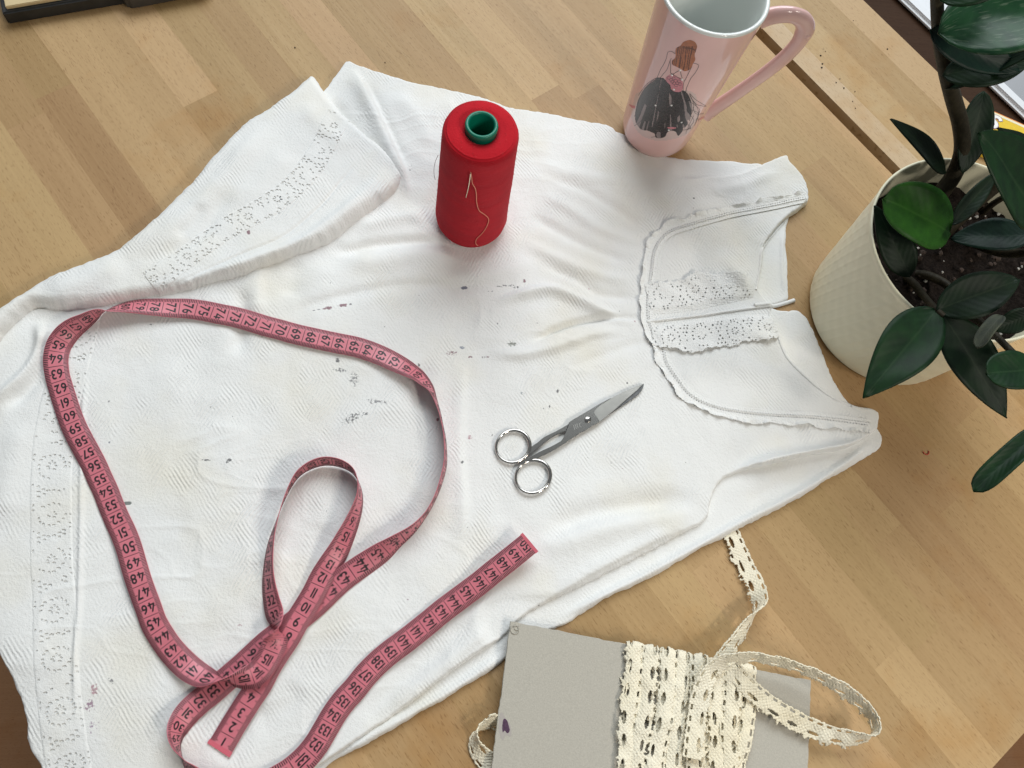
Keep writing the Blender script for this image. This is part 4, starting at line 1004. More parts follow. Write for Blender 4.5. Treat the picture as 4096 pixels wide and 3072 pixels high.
hpath = smooth_path([(MX + r, MY, z) for r, z in hp_], 8)
hr = np.interp(np.linspace(0, 1, len(hpath)), [0, .06, .2, .3, .36, .42, .7, .9, 1], [.0080, .0070, .0061, .0063, .0069, .0060, .0059, .0066, .0082])
v, f = tube(hpath, hr, 20, True, 0.66, up=(0, 1, 0)); handle = child('handle', mesh('handle', v, f), M_PINK, mug)
v, f = lathe([(0.0, 0.0), (0.0042, 0.0008), (0.0052, -0.002), (0.003, -0.006)], 20, (0, 0, 0)); v = np.array(v)
sp = Matrix.Rotation(math.radians(52), 4, 'Y'); v = np.array([tuple(sp @ Vector(q) + Vector((MX + 0.0765, MY, 0.1215))) for q in v])
child('thumb_spur', mesh('thumb_spur', v, f), M_PINK, mug)

KM = 850.0 / 2169.0
def on_mug(a, b, off=0.0):
    """points of the mug's side seen at zoom coordinates (arrays)"""
    a = np.asarray(a, float); b = np.asarray(b, float)
    px = 2450 + a * KM; py = b * KM
    dc = np.stack([(px - 2048) / F, -(py - 1536) / F, -np.ones_like(px)], -1); d = dc @ RM.T
    ox, oy, oz = -MX, -MY, CAMH; r0 = R0 + off; q0 = r0 + RS * oz
    A = d[..., 0] ** 2 + d[..., 1] ** 2 - (RS * d[..., 2]) ** 2; B = 2 * (ox * d[..., 0] + oy * d[..., 1] - q0 * RS * d[..., 2]); C = ox * ox + oy * oy - q0 * q0
    D_ = np.sqrt(np.clip(B * B - 4 * A * C, 0, None)); t = (-B - D_) / (2 * A)
    return CAMP + d * t[..., None]
def in_poly(X, Y, poly):
    m = np.zeros(X.shape, bool); n = len(poly)
    for i in range(n):
        x0, y0 = poly[i]; x1, y1 = poly[(i + 1) % n]
        c = ((y0 > Y) != (y1 > Y)) & (X < (x1 - x0) * (Y - y0) / ((y1 - y0) if y1 != y0 else 1e-9) + x0); m ^= c
    return m
def decal(name, poly, mat, off, step=5.0, extra=None):
    p = smooth_path(poly, 4, closed=True); x0, y0 = p.min(0) - step; x1, y1 = p.max(0) + step
    xs = np.arange(x0, x1, step); ys = np.arange(y0, y1, step); X, Y = np.meshgrid(xs, ys, indexing='ij')
    cx_, cy_ = X[:-1, :-1] + step / 2, Y[:-1, :-1] + step / 2
    m = in_poly(cx_, cy_, p)
    if extra is not None: m &= extra(cx_, cy_)
    V = on_mug(X, Y, off).reshape(-1, 3); idx = np.arange(X.size).reshape(X.shape); i, j = np.nonzero(m)
    F4 = np.stack([idx[i, j], idx[i, j + 1], idx[i + 1, j + 1], idx[i + 1, j]], 1); us = np.unique(F4); rem = np.full(X.size, -1); rem[us] = np.arange(len(us))
    return child(name, mesh(name, V[us], rem[F4]), mat, mug)
def strokes(name, lines, wd, mat, off):
    v, f = [], []
    for ln in lines:
        p = smooth_path(ln, 6) if len(ln) > 2 else np.array(ln, float); T = np.gradient(p, axis=0); T /= np.linalg.norm(T, axis=1)[:, None] + 1e-9
        N = np.stack([-T[:, 1], T[:, 0]], 1); b = len(v); n = len(p)
        for q in (p + N * wd / 2, p - N * wd / 2): v.extend(on_mug(q[:, 0], q[:, 1], off))
        f += [(b + i, b + i + 1, b + n + i + 1, b + n + i) for i in range(n - 1)]
    return child(name, mesh(name, v, f), mat, mug, smooth=False, kind='stuff')
M_PPATCH = simple('pale_print', (0.66, 0.50, 0.47), 0.16, coat=0.3)
M_PBLACK = simple('black_skirt_print', (0.032, 0.026, 0.028), 0.25, coat=0.3, var=0.4, vscale=500)
M_PSMOKE = simple('grey_wash_print', (0.26, 0.21, 0.21), 0.22, coat=0.3)
M_PHAIR = simple('auburn_print', (0.42, 0.13, 0.045), 0.25, coat=0.3, var=0.25, vscale=300)
M_PHAIRD = simple('dark_auburn_print', (0.13, 0.035, 0.012), 0.25, coat=0.3)
M_PROSE = simple('rose_print', (0.62, 0.23, 0.27), 0.22, coat=0.3, var=0.12, vscale=700)
M_PLINE = simple('line_print', (0.06, 0.04, 0.04), 0.3, coat=0.3)
M_STONE = simple('rhinestone', (0.85, 0.85, 0.83), 0.12, spec=0.8)
SKIRT = [(455, 795), (500, 795), (530, 808), (590, 868), (630, 925), (720, 925), (760, 950), (790, 1000), (812, 1080), (802, 1180), (780, 1250), (740, 1300), (705, 1350), (672, 1385), (645, 1345), (600, 1335), (560, 1350), (535, 1395), (480, 1412), (440, 1400), (430, 1365), (400, 1350), (365, 1335), (300, 1325), (262, 1290), (235, 1240), (232, 1150), (250, 1060), (290, 960), (350, 880), (415, 830)]
def streak(lo, seed, smear=1.0):
    def fn(X, Y):
        ph = np.arctan2(X - 560, Y - 480); r = np.hypot(X - 560, Y - 480)
        n = vnoise(ph * 1.0, r * 0.00016, 0.026, seed) * .75 + vnoise(ph, r * 0.0006, 0.075, seed + 1) * .4
        edge = np.clip((np.abs(X - 530) - 120) / 170, 0, 1) + np.clip((Y - 1150) / 260, 0, 1) * .9
        return n > lo + (edge - .9) * smear
    return fn
decal('pale_patch', [(300, 930), (800, 930), (860, 1100), (850, 1250), (760, 1370), (560, 1430), (400, 1425), (260, 1350), (195, 1200), (215, 1040)], M_PPATCH, 0.00004, 9)
decal('skirt_wash', SKIRT, M_PSMOKE, 0.00008, 5, lambda X, Y: streak(-0.6, 5, .8)(X, Y))
decal('skirt_print', SKIRT, M_PBLACK, 0.00012, 4, lambda X, Y: streak(-0.20, 9, 0.62)(X, Y))
HAIR = [(735, 422), (790, 408), (840, 428), (863, 470), (852, 520), (838, 560), (846, 610), (822, 650), (800, 700), (742, 727), (692, 702), (650, 680), (612, 660), (608, 620), (642, 585), (645, 500), (692, 468), (712, 440)]
decal('hair_print', HAIR, M_PHAIR, 0.00008, 3)
decal('hair_shade', HAIR, M_PHAIRD, 0.00012, 4, lambda X, Y: (vnoise((X - 730) / (1 + 0) * 1.0 + 0.15 * Y, Y * .06, 9.0, 3) > .28) & (Y > 470))
strokes('hair_band', [[(720, 470), (760, 488), (800, 492), (850, 512)], [(715, 478), (755, 498), (800, 500), (845, 520)]], 7, M_PHAIRD, 0.00013)
decal('bodice_print', [(545, 795), (590, 760), (640, 775), (700, 815), (722, 860), (715, 910), (690, 937), (640, 937), (597, 908), (590, 868), (555, 835)], M_PROSE, 0.00014, 4)
for nm, pl in (('pink_smudge', [(168, 1062), (205, 1075), (232, 1080), (228, 1108), (190, 1095)]), ('pink_smudge', [(880, 1222), (905, 1198), (940, 1188), (930, 1210), (900, 1222)]), ('pink_smudge', [(560, 1300), (610, 1298), (652, 1306), (610, 1318), (570, 1312)])):
    decal(nm, pl, M_PROSE, 0.00014, 4)
petals = []
for cx_, cy_ in ((575, 795), (600, 815), (625, 800), (612, 835), (645, 825), (660, 850), (680, 830), (690, 860), (650, 870), (630, 850)):
    petals.append([(cx_ + 17 * math.cos(t), cy_ + 14 * math.sin(t)) for t in np.linspace(0.3, 6.0, 9)])
strokes('petal_lines', petals, 3.5, M_PLINE, 0.00018)
strokes('figure_lines', [[(640, 550), (602, 525), (565, 535), (548, 600), (520, 660), (490, 710), (460, 780), (430, 830), (415, 862)], [(600, 595), (580, 640), (555, 710), (510, 765), (470, 815)], [(588, 622), (593, 690), (592, 745)],
    [(820, 645), (850, 650), (880, 667), (870, 700), (840, 750), (800, 800), (772, 860), (756, 900), (747, 960), (738, 1015)], [(808, 685), (785, 730), (750, 800), (725, 850), (722, 930), (735, 1012)], [(685, 718), (650, 738), (620, 757)], [(694, 735), (702, 770), (712, 800)], [(590, 745), (640, 775), (700, 808)],
    [(480, 800), (440, 800), (360, 850), (300, 920), (265, 975)], [(420, 815), (330, 900), (272, 1000), (247, 1070)], [(400, 830), (310, 930), (262, 1040), (240, 1150), (222, 1190)], [(300, 1220), (275, 1250), (222, 1285)]], 4.5, M_PLINE, 0.00016)
strokes('skirt_wisps', [[(785, 950), (840, 1010), (900, 1050), (960, 1085)], [(780, 962), (850, 1060), (910, 1080), (955, 1088)], [(800, 1000), (860, 1090), (878, 1170), (838, 1282)], [(810, 1050), (890, 1120), (870, 1180), (880, 1240)], [(820, 1090), (850, 1160), (935, 1160)], [(800, 1120), (880, 1160), (850, 1230)],
    [(800, 1180), (830, 1240), (760, 1330), (750, 1365)], [(770, 1270), (800, 1310), (740, 1325), (690, 1330)], [(830, 1180), (790, 1260), (770, 1310), (800, 1305)], [(440, 1395), (400, 1400), (392, 1400)], [(790, 960), (830, 1080), (790, 1200)]], 4.0, M_PLINE, 0.00016)
for a, b in ((690, 716), (608, 768), (710, 812), (628, 912), (440, 1075), (602, 1075), (705, 1248), (575, 1328)):
    c = on_mug(np.array([a]), np.array([b]), 0.0)[0]; n_ = Vector((c[0] - MX, c[1] - MY, 0)).normalized()
    v, f = lathe([(0, .0006), (.0005, .0005), (.00095, 0), (.0009, -.0002)], 10, (0, 0, 0)); q = n_.to_track_quat('Z', 'Y')
    child('rhinestone', mesh('rhinestone', [tuple(q @ Vector(x) + Vector(c)) for x in v], f), M_STONE, mug)

# ================================================================== plant pot and plant
PX_, PY_, PH, PRT, PRB = 0.3535, 0.265, 0.1079, 0.0684, 0.0612
M_POT = simple('cream_plastic', (0.78, 0.74, 0.55), 0.42, spec=0.4, var=0.03, vscale=60)
pot = thing('flower_pot', 'cream plastic flower pot with basket weave relief', 'flower pot', (PX_, PY_, 0))
nth, nz_ = 480, 150
th = np.linspace(0, 2 * math.pi, nth, endpoint=False); zz = np.linspace(0.0004, PH - 0.002, nz_)
TH_, ZZ = np.meshgrid(th, zz, indexing='ij'); u = TH_ / (2 * math.pi) * 56 - ZZ / PH * 4.0; vv = ZZ / PH * 19
col_ = np.floor(u); R_ = PRB + (PRT - PRB) * ZZ / PH
bul = np.abs(np.sin(math.pi * u)) ** .7 * np.cos(math.pi * (vv + (col_ % 2)))
lim = sstep(PH - .003, PH - .006, ZZ) * sstep(.002, .006, ZZ)
R_ = R_ + (0.00014 * bul + 0.00026 * np.cos(math.pi * u) ** 12) * lim - 0.0022 * sstep(.005, 0.0, ZZ) + 0.0006 * sstep(PH - .006, PH - .003, ZZ)
V = np.stack([PX_ + R_ * np.cos(TH_), PY_ + R_ * np.sin(TH_), ZZ], -1).reshape(-1, 3)
child('wall', mesh('wall', V, grid_faces(nth, nz_, closed_u=True)), M_POT, pot)
rr_ = PRT + 0.0006
v, f = lathe([(rr_, PH - .0022), (rr_ + .0001, PH - .001), (rr_ - .0006, PH), (rr_ - .0016, PH - .0004), (rr_ - .0022, PH - .002), (PRT - .0045, PH - .03), (PRT - .006, PH - .05)], 160, (PX_, PY_, 0)); child('rim', mesh('rim', v, f), M_POT, pot)
M_SOIL = simple('potting_soil', (0.014, 0.010, 0.008), 0.95, spec=0.1, var=0.6, vscale=600, bump=0.002, bscale=260)
SOILZ = 0.083
rs_ = np.linspace(0, PRT - .0045, 40); v = []
for a in np.linspace(0, 2 * math.pi, 120, endpoint=False):
    for r in rs_:
        x, y = PX_ + r * math.cos(a), PY_ + r * math.sin(a); v.append((x, y, SOILZ + .003 * float(vnoise(x, y, .012, 3)) + .0016 * float(vnoise(x, y, .004, 4))))
child('soil', mesh('soil', v, grid_faces(120, 40, closed_u=True)), M_SOIL, pot)
def rock(c, r, rg, v, f):
    bm = bmesh.new(); bmesh.ops.create_icosphere(bm, subdivisions=1, radius=r); b = len(v)
    for q in bm.verts: v.append((c[0] + q.co.x * rg.uniform(.6, 1.3), c[1] + q.co.y * rg.uniform(.6, 1.3), c[2] + q.co.z * rg.uniform(.5, 1.0)))
    for q in bm.faces: f.append(tuple(b + x.index for x in q.verts))
    bm.free()
rg = random.Random(12); v, f = [], []; v2, f2 = [], []
for _ in range(150):
    a = rg.uniform(0, 6.283); r = (PRT - .006) * math.sqrt(rg.random()); x, y = PX_ + r * math.cos(a), PY_ + r * math.sin(a)
    (rock((x, y, SOILZ + .002), rg.uniform(.0005, .0015), rg, v, f) if rg.random() < .5 else rock((x, y, SOILZ + .002), rg.uniform(.0008, .0028), rg, v2, f2))
child('perlite', mesh('perlite', v, f), simple('perlite', (0.42, 0.40, 0.36), 0.9, var=.2, vscale=900), pot, smooth=False, kind='stuff')
child('bark_chips', mesh('bark_chips', v2, f2), simple('bark', (0.045, 0.028, 0.02), 0.9, var=.4, vscale=500), pot, smooth=False, kind='stuff')

def leaf_mat(name, col, gloss=0.32, mottle=0.0):
    m, nt, b = new_mat(name); L = nt.links.new
    tc = node(nt, 'ShaderNodeTexCoord'); n = node(nt, 'ShaderNodeTexNoise'); n.inputs['Scale'].default_value = 110; n.inputs['Detail'].default_value = 5; L(tc.outputs['Object'], n.inputs['Vector'])
    uvn = node(nt, 'ShaderNodeUVMap'); sx = node(nt, 'ShaderNodeSeparateXYZ'); L(uvn.outputs[0], sx.inputs[0])
    # side veins run obliquely from the midrib
    ab = node(nt, 'ShaderNodeMath', operation='ABSOLUTE'); s5 = node(nt, 'ShaderNodeMath', operation='SUBTRACT'); L(sx.outputs['Y'], s5.inputs[0]); s5.inputs[1].default_value = 0.5; L(s5.outputs[0], ab.inputs[0])
    ma = node(nt, 'ShaderNodeMath', operation='MULTIPLY_ADD'); L(ab.outputs[0], ma.inputs[0]); ma.inputs[1].default_value = -0.55; L(sx.outputs['X'], ma.inputs[2])
    m2 = node(nt, 'ShaderNodeMath', operation='MULTIPLY'); L(ma.outputs[0], m2.inputs[0]); m2.inputs[1].default_value = 62.0
    sn = node(nt, 'ShaderNodeMath', operation='SINE'); L(m2.outputs[0], sn.inputs[0])
    mid = node(nt, 'ShaderNodeMapRange'); L(ab.outputs[0], mid.inputs['Value']); mid.inputs['From Max'].default_value = 0.035; mid.inputs['To Min'].default_value = 1.0; mid.inputs['To Max'].default_value = 0.0
    v1 = node(nt, 'ShaderNodeMapRange'); L(n.outputs['Fac'], v1.inputs['Value']); v1.inputs['From Min'].default_value = .3; v1.inputs['From Max'].default_value = .7
    mx = node(nt, 'ShaderNodeMix', data_type='RGBA'); L(v1.outputs[0], mx.inputs[0]); mx.inputs[6].default_value = (col[0] * .65, col[1] * .68, col[2] * .8, 1); mx.inputs[7].default_value = (col[0] * 1.35, col[1] * 1.3, col[2] * 1.2, 1)
    mm = node(nt, 'ShaderNodeMix', data_type='RGBA'); k_ = node(nt, 'ShaderNodeMath', operation='MULTIPLY'); L(mid.outputs[0], k_.inputs[0]); k_.inputs[1].default_value = 0.35
    L(k_.outputs[0], mm.inputs[0]); L(mx.outputs[2], mm.inputs[6]); mm.inputs[7].default_value = (col[0] * 2 + .02, col[1] * 1.7 + .02, col[2] * 2 + .012, 1)
    out = mm.outputs[2]
    if mottle:
        n2 = node(nt, 'ShaderNodeTexNoise'); n2.inputs['Scale'].default_value = 1.0; n2.inputs['Detail'].default_value = 4
        mp = node(nt, 'ShaderNodeMapping'); mp.inputs['Scale'].default_value = (7, 26, 1); L(uvn.outputs[0], mp.inputs['Vector']); L(mp.outputs[0], n2.inputs['Vector'])
        r2 = node(nt, 'ShaderNodeMapRange'); L(n2.outputs['Fac'], r2.inputs['Value']); r2.inputs['From Min'].default_value = .56; r2.inputs['From Max'].default_value = .72; r2.inputs['To Max'].default_value = mottle
        m3 = node(nt, 'ShaderNodeMix', data_type='RGBA'); L(r2.outputs[0], m3.inputs[0]); L(out, m3.inputs[6]); m3.inputs[7].default_value = (0.20, 0.25, 0.18, 1); out = m3.outputs[2]
    L(out, b.inputs['Base Color'])
    b.inputs['Roughness'].default_value = gloss + .06; b.inputs['Specular IOR Level'].default_value = 0.17
    ad = node(nt, 'ShaderNodeMath', operation='MULTIPLY_ADD'); L(sn.outputs[0], ad.inputs[0]); ad.inputs[1].default_value = .2; L(n.outputs['Fac'], ad.inputs[2])
    bp = node(nt, 'ShaderNodeBump'); bp.inputs['Strength'].default_value = .5; bp.inputs['Distance'].default_value = .00022; L(ad.outputs[0], bp.inputs['Height']); L(bp.outputs[0], b.inputs['Normal'])
    return m
LM = {'dark': leaf_mat('dark_leaf', (0.005, 0.015, 0.006), 0.45), 'mid': leaf_mat('green_leaf', (0.006, 0.026, 0.008), 0.42), 'bright': leaf_mat('young_leaf', (0.018, 0.075, 0.008), 0.42),
      'grey': leaf_mat('grey_leaf', (0.06, 0.068, 0.05), 0.7), 'teal': leaf_mat('blue_green_leaf', (0.005, 0.018, 0.012), 0.40), 'pale': leaf_mat('mottled_leaf', (0.012, 0.05, 0.02), 0.28, 0.5)}
M_STEM = simple('brown_stem', (0.026, 0.021, 0.011), 0.6, spec=0.25, var=.35, vscale=220, bump=.0003, bscale=500)
plant = thing('house_plant', 'dark green house plant with thick leaves growing in the cream pot', 'plant', (PX_, PY_, SOILZ))
def leaf(parent, base, tip, zb, zt, wpx, shape='oval', roll=0.0, bend=0.0, cup=0.12, mat='dark', curl=0.0, fold_=0.10):
    b = P(*base, zb); t_ = P(*tip, zt); ax = t_ - b; L_ = np.linalg.norm(ax); ax /= L_
    zm = (zb + zt) / 2; wd = wpx * (CAMH - zm) / F * 1.12 / 2
    mid_ = (b + t_) / 2; view = CAMP - mid_; view /= np.linalg.norm(view)
    upv = 0.45 * view + np.array([0, 0, 0.8]); N = upv - ax * (upv @ ax); N /= np.linalg.norm(N); Wd = np.cross(N, ax)
    r = math.radians(roll); Wd, N = Wd * math.cos(r) + N * math.sin(r), N * math.cos(r) - Wd * math.sin(r)
    nt_, ns_ = 22, 11; V = []; UV = []
    for i in range(nt_):
        t = i / (nt_ - 1)
        if shape == 'oval': w_ = math.sin(math.pi * t ** 0.85) ** 0.72
        elif shape == 'point': w_ = (math.sin(math.pi * min(t, .999) ** 0.75) ** 0.85) * (1 - 0.10 * t)
        elif shape == 'round': w_ = math.sqrt(max(0, 1 - abs(2 * t - 1) ** 2.3))
        else: w_ = max(0, 1 - abs(2 * t - 1) ** 5) ** 0.6
        for j in range(ns_):
            s = -1 + 2 * j / (ns_ - 1)
            h = bend * L_ * 4 * t * (1 - t) + cup * wd * w_ * s * s - fold_ * wd * (1 - abs(s)) * w_ + curl * L_ * t * t + 0.03 * wd * math.sin(9 * t + 3 * s)
            V.append(b + ax * L_ * t + Wd * wd * w_ * s + N * h); UV.append((t, (s + 1) / 2))
    me = mesh('leaf', V, grid_faces(nt_, ns_)); uv = me.uv_layers.new(name='UVMap')
    for lp in me.loops: uv.data[lp.index].uv = UV[lp.vertex_index]
    o = child('leaf', me, LM[mat], parent); so = o.modifiers.new('thickness', 'SOLIDIFY'); so.thickness = 0.0009; so.offset = 0
    return o
def stem(pts, rad, name='stem'):
    path = smooth_path([P(px, py, z) for px, py, z in pts], 8); v, f = tube(path, np.interp(np.linspace(0, 1, len(path)), np.linspace(0, 1, len(rad)), rad) * 1.15, 12)
    return child(name, mesh(name, v, f), M_STEM, plant)
s1 = stem([(3700, 900, .080), (3745, 800, .092), (3815, 700, .108), (3848, 600, .125), (3842, 500, .142), (3815, 400, .160), (3785, 290, .180), (3762, 180, .200), (3750, 60, .220), (3745, -120, .245)], [.0052, .0050, .0046, .0044, .0042, .0036, .0031, .0028])
s2 = stem([(3760, 930, .082), (3850, 850, .096), (3940, 770, .112), (4050, 690, .13), (4180, 600, .15)], [.0056, .0054, .005, .0045, .004])
s3 = stem([(3620, 1110, .082), (3660, 1140, .092), (3700, 1190, .106), (3745, 1238, .118), (3775, 1265, .120)], [.0026, .0022, .0018, .0016])
s4 = stem([(3650, 1095, .080), (3720, 1105, .088), (3800, 1150, .095), (3890, 1255, .108), (3970, 1330, .118), (4052, 1412, .128)], [.0028, .0026, .0022, .0019, .0018])
s5 = stem([(3930, 850, .082), (3980, 810, .10), (4050, 770, .115), (4150, 720, .13)], [.0020, .0018, .0016])
s6 = stem([(3870, 960, .082), (4000, 1010, .11), (4140, 1010, .14)], [.003, .0026, .0022])
# leaves along the main stem
leaf(s1, (3782, 690), (3563, 476), .112, .165, 118, 'point', -4, .03, .10, 'dark')
leaf(s1, (3858, 560), (3852, 690), .128, .100, 10, 'point', 0, .0, .1, 'dark')
leaf(s1, (3935, 365), (3850, 695), .150, .118, 150, 'oval', -6, .04, .12, 'dark')
leaf(s1, (3765, 345), (4150, 205), .168, .215, 150, 'point', -12, .03, .20, 'dark')
leaf(s1, (3770, 300), (4120, 250), .19, .20, 190, 'oval', 8, .05, .18, 'dark')
leaf(s1, (3722, 118), (4080, 285), .215, .200, 180, 'oval', 20, -.04, .20, 'teal')
leaf(s1, (3752, 130), (4300, 20), .225, .240, 430, 'oval', -4, .05, .10, 'pale')
leaf(s1, (3760, 0), (4100, -160), .24, .255, 220, 'oval', 10, .05, .15, 'mid')
# leaves of the second stem
leaf(s2, (4150, 890), (3915, 530), .150, .200, 330, 'oval', 4, .05, .12, 'mid')
leaf(s2, (4180, 640), (3990, 512), .165, .185, 110, 'point', 20, .02, .15, 'dark')
leaf(s2, (3800, 935), (3533, 795), .118, .136, 262, 'round', -6, .08, .12, 'bright')
leaf(s2, (3800, 900), (3985, 690), .112, .125, 90, 'oval', 20, .02, .2, 'dark')
leaf(s6, (4130, 945), (3803, 955), .138, .125, 158, 'oval', 8, .06, .15, 'teal')
# leaves by the rim
leaf(s3, (3640, 1108), (3498, 822), .098, .118, 150, 'point', -10, .04, .12, 'dark')
leaf(s3, (3744, 1240), (4078, 1118), .120, .135, 192, 'oval', 6, .05, .10, 'dark')
leaf(s3, (3748, 1236), (3452, 1592), .119, .105, 235, 'point', 0, .05, .10, 'mid')
leaf(s3, (3772, 1262), (4026, 1672), .120, .100, 205, 'point', 4, .04, .12, 'dark')
leaf(s4, (4130, 1250), (3975, 1320), .14, .128, 105, 'oval', -25, .03, .2, 'dark')
leaf(s4, (4010, 1262), (3908, 1392), .140, .134, 62, 'strap', 35, .10, .4, 'grey')
leaf(s4, (4150, 1478), (3944, 1494), .138, .142, 172, 'round', 6, .04, .10, 'mid')
leaf(s4, (4170, 1715), (3893, 1966), .135, .120, 88, 'strap', 18, .04, .35, 'mid')

# ================================================================== cardboard and lace trim
M_CARD = simple('grey_cardboard', (0.46, 0.435, 0.375), 0.9, spec=0.15, var=0.10, vscale=1100, bump=0.00012, bscale=1200)
CTL, CTR, CBL, CBR = PD((1103, 1342), .0115), PD((1752, 1470), .0062), PD((1026, 1930), .0085), PD((1736, 1930), .0052)
def card_pt(u, v, h=0.0): 
    p = CTL * (1 - u) * (1 - v) + CTR * u * (1 - v) + CBL * (1 - u) * v + CBR * u * v; return p + np.array([0, 0, h])
card = thing('cardboard', 'grey cardboard with a purple ink spot, wound with cream lace', 'cardboard', tuple(card_pt(.5, .5, -.002)))
edge = [(u_, 0) for u_ in np.linspace(0, 1, 60)] + [(1, v_) for v_ in np.linspace(0.02, 1, 40)] + [(u_, 1) for u_ in np.linspace(.97, 0, 30)] + [(0, v_) for v_ in np.linspace(.98, .02, 50)]
rg = random.Random(4); V = []
for h in (-.0021, -.0003, 0):
    for i, (u_, v_) in enumerate(edge):
        r2 = random.Random(i + 50); jx, jy = r2.gauss(0, .00016), r2.gauss(0, .00016); ins_ = 0.0003 if h == 0 else 0
        p = card_pt(u_, v_, h); c = card_pt(.5, .5); d = (c - p); d[2] = 0; d /= np.linalg.norm(d); V.append(p + d * ins_ + np.array([jx, jy, 0]))
ne = len(edge); Fc = [tuple(range(2 * ne, 3 * ne))[::-1], tuple(range(ne))]
for L_ in range(2): Fc += [(L_ * ne + (i + 1) % ne, L_ * ne + i, (L_ + 1) * ne + i, (L_ + 1) * ne + (i + 1) % ne) for i in range(ne)]
child('board', mesh('board', V, Fc), M_CARD, card, smooth=False)
M_INKP = simple('purple_ink', (0.075, 0.035, 0.07), 0.8, var=.4, vscale=700)
M_INKL = simple('faint_purple_ink', (0.41, 0.375, 0.345), 0.9)
def card_uv(x, y):
    """card parameters of a D position (numerical)"""
    u_, v_ = .2, .2
    for _ in range(20):
        p = card_pt(u_, v_); t = PD((x, y), p[2]); d = (t - p)[:2]; e1 = (card_pt(u_ + .01, v_) - p)[:2] * 100; e2 = (card_pt(u_, v_ + .01) - p)[:2] * 100
        s = np.linalg.solve(np.stack([e1, e2], 1), d); u_ += s[0]; v_ += s[1]
    return u_, v_
def card_blob(name, pts, mat, h):
    v = [card_pt(*card_uv(x, y), h) for x, y in smooth_path(pts, 4, closed=True)]; return child(name, mesh(name, v, [tuple(range(len(v)))[::-1]]), mat, card, smooth=False)
card_blob('ink_halo', [(1083, 1538), (1092, 1552), (1102, 1565), (1104, 1590), (1092, 1588), (1086, 1600), (1078, 1580), (1078, 1555)], M_INKL, .00008)
card_blob('ink_spot', [(1088, 1553), (1095, 1556), (1099, 1568), (1101, 1578), (1096, 1584), (1090, 1578), (1086, 1582), (1085, 1568)], M_INKP, .00016)
rg = random.Random(8)
for t_ in ((1112, 1360, 9), (1116, 1356, 5)):
    v = [card_pt(*card_uv(t_[0] + t_[2] * math.cos(a), t_[1] + t_[2] * math.sin(a)), .0003) for a in np.linspace(0.4, 5.6, 18)]; tv, tf = tube(v, .00035, 6); child('pressed_mark', mesh('pressed_mark', tv, tf), M_CARD, card)

M_CREAM = cloth_mat('cream_lace_cotton', col=(0.86, 0.80, 0.64), stained=False, weave=0.2, knit=0.5)
lace = thing('lace_trim', 'cream cotton lace trim wound round grey cardboard with a loose loop and tail', 'lace', tuple(card_pt(.55, 0)))
LW = 0.0158
def lace_mask(S, T, seed):
    """T in metres from the straight edge; ladder holes, woven band, eye holes, scalloped picot edge"""
    m = np.zeros(S.shape, bool); P1, P2 = 0.0066, 0.0148
    u = (S % P1) - P1 / 2; m |= (np.abs(u + .0004 * vnoise(S, T, .004, seed + 7)) < .0015) & (np.abs(T - .0022) < .00055)
    u = ((S + .0016 * vnoise(S, S * 0, .02, seed + 9)) % P2) - P2 / 2; wv = .0010 + .0004 * vnoise(S, S * 0, .012, seed + 8); m |= np.abs(u / .0037) ** 1.5 + np.abs((T - .0093) / wv) ** 1.6 < 1
    u = ((S + P2 / 2) % P2) - P2 / 2; m |= (u / .0011) ** 2 + ((T - .0128) / .0006) ** 2 < 1
    edge_ = .0132 + .0009 * np.cos(2 * math.pi * S / P2) + .0013 * vnoise(S, S * 0, .0011, seed) + .0009 * vnoise(S, S * 0, .004, seed + 1)
    return m | (T > edge_) | ((T < .0004) & (vnoise(S, S * 0, .0014, seed + 2) > .1))
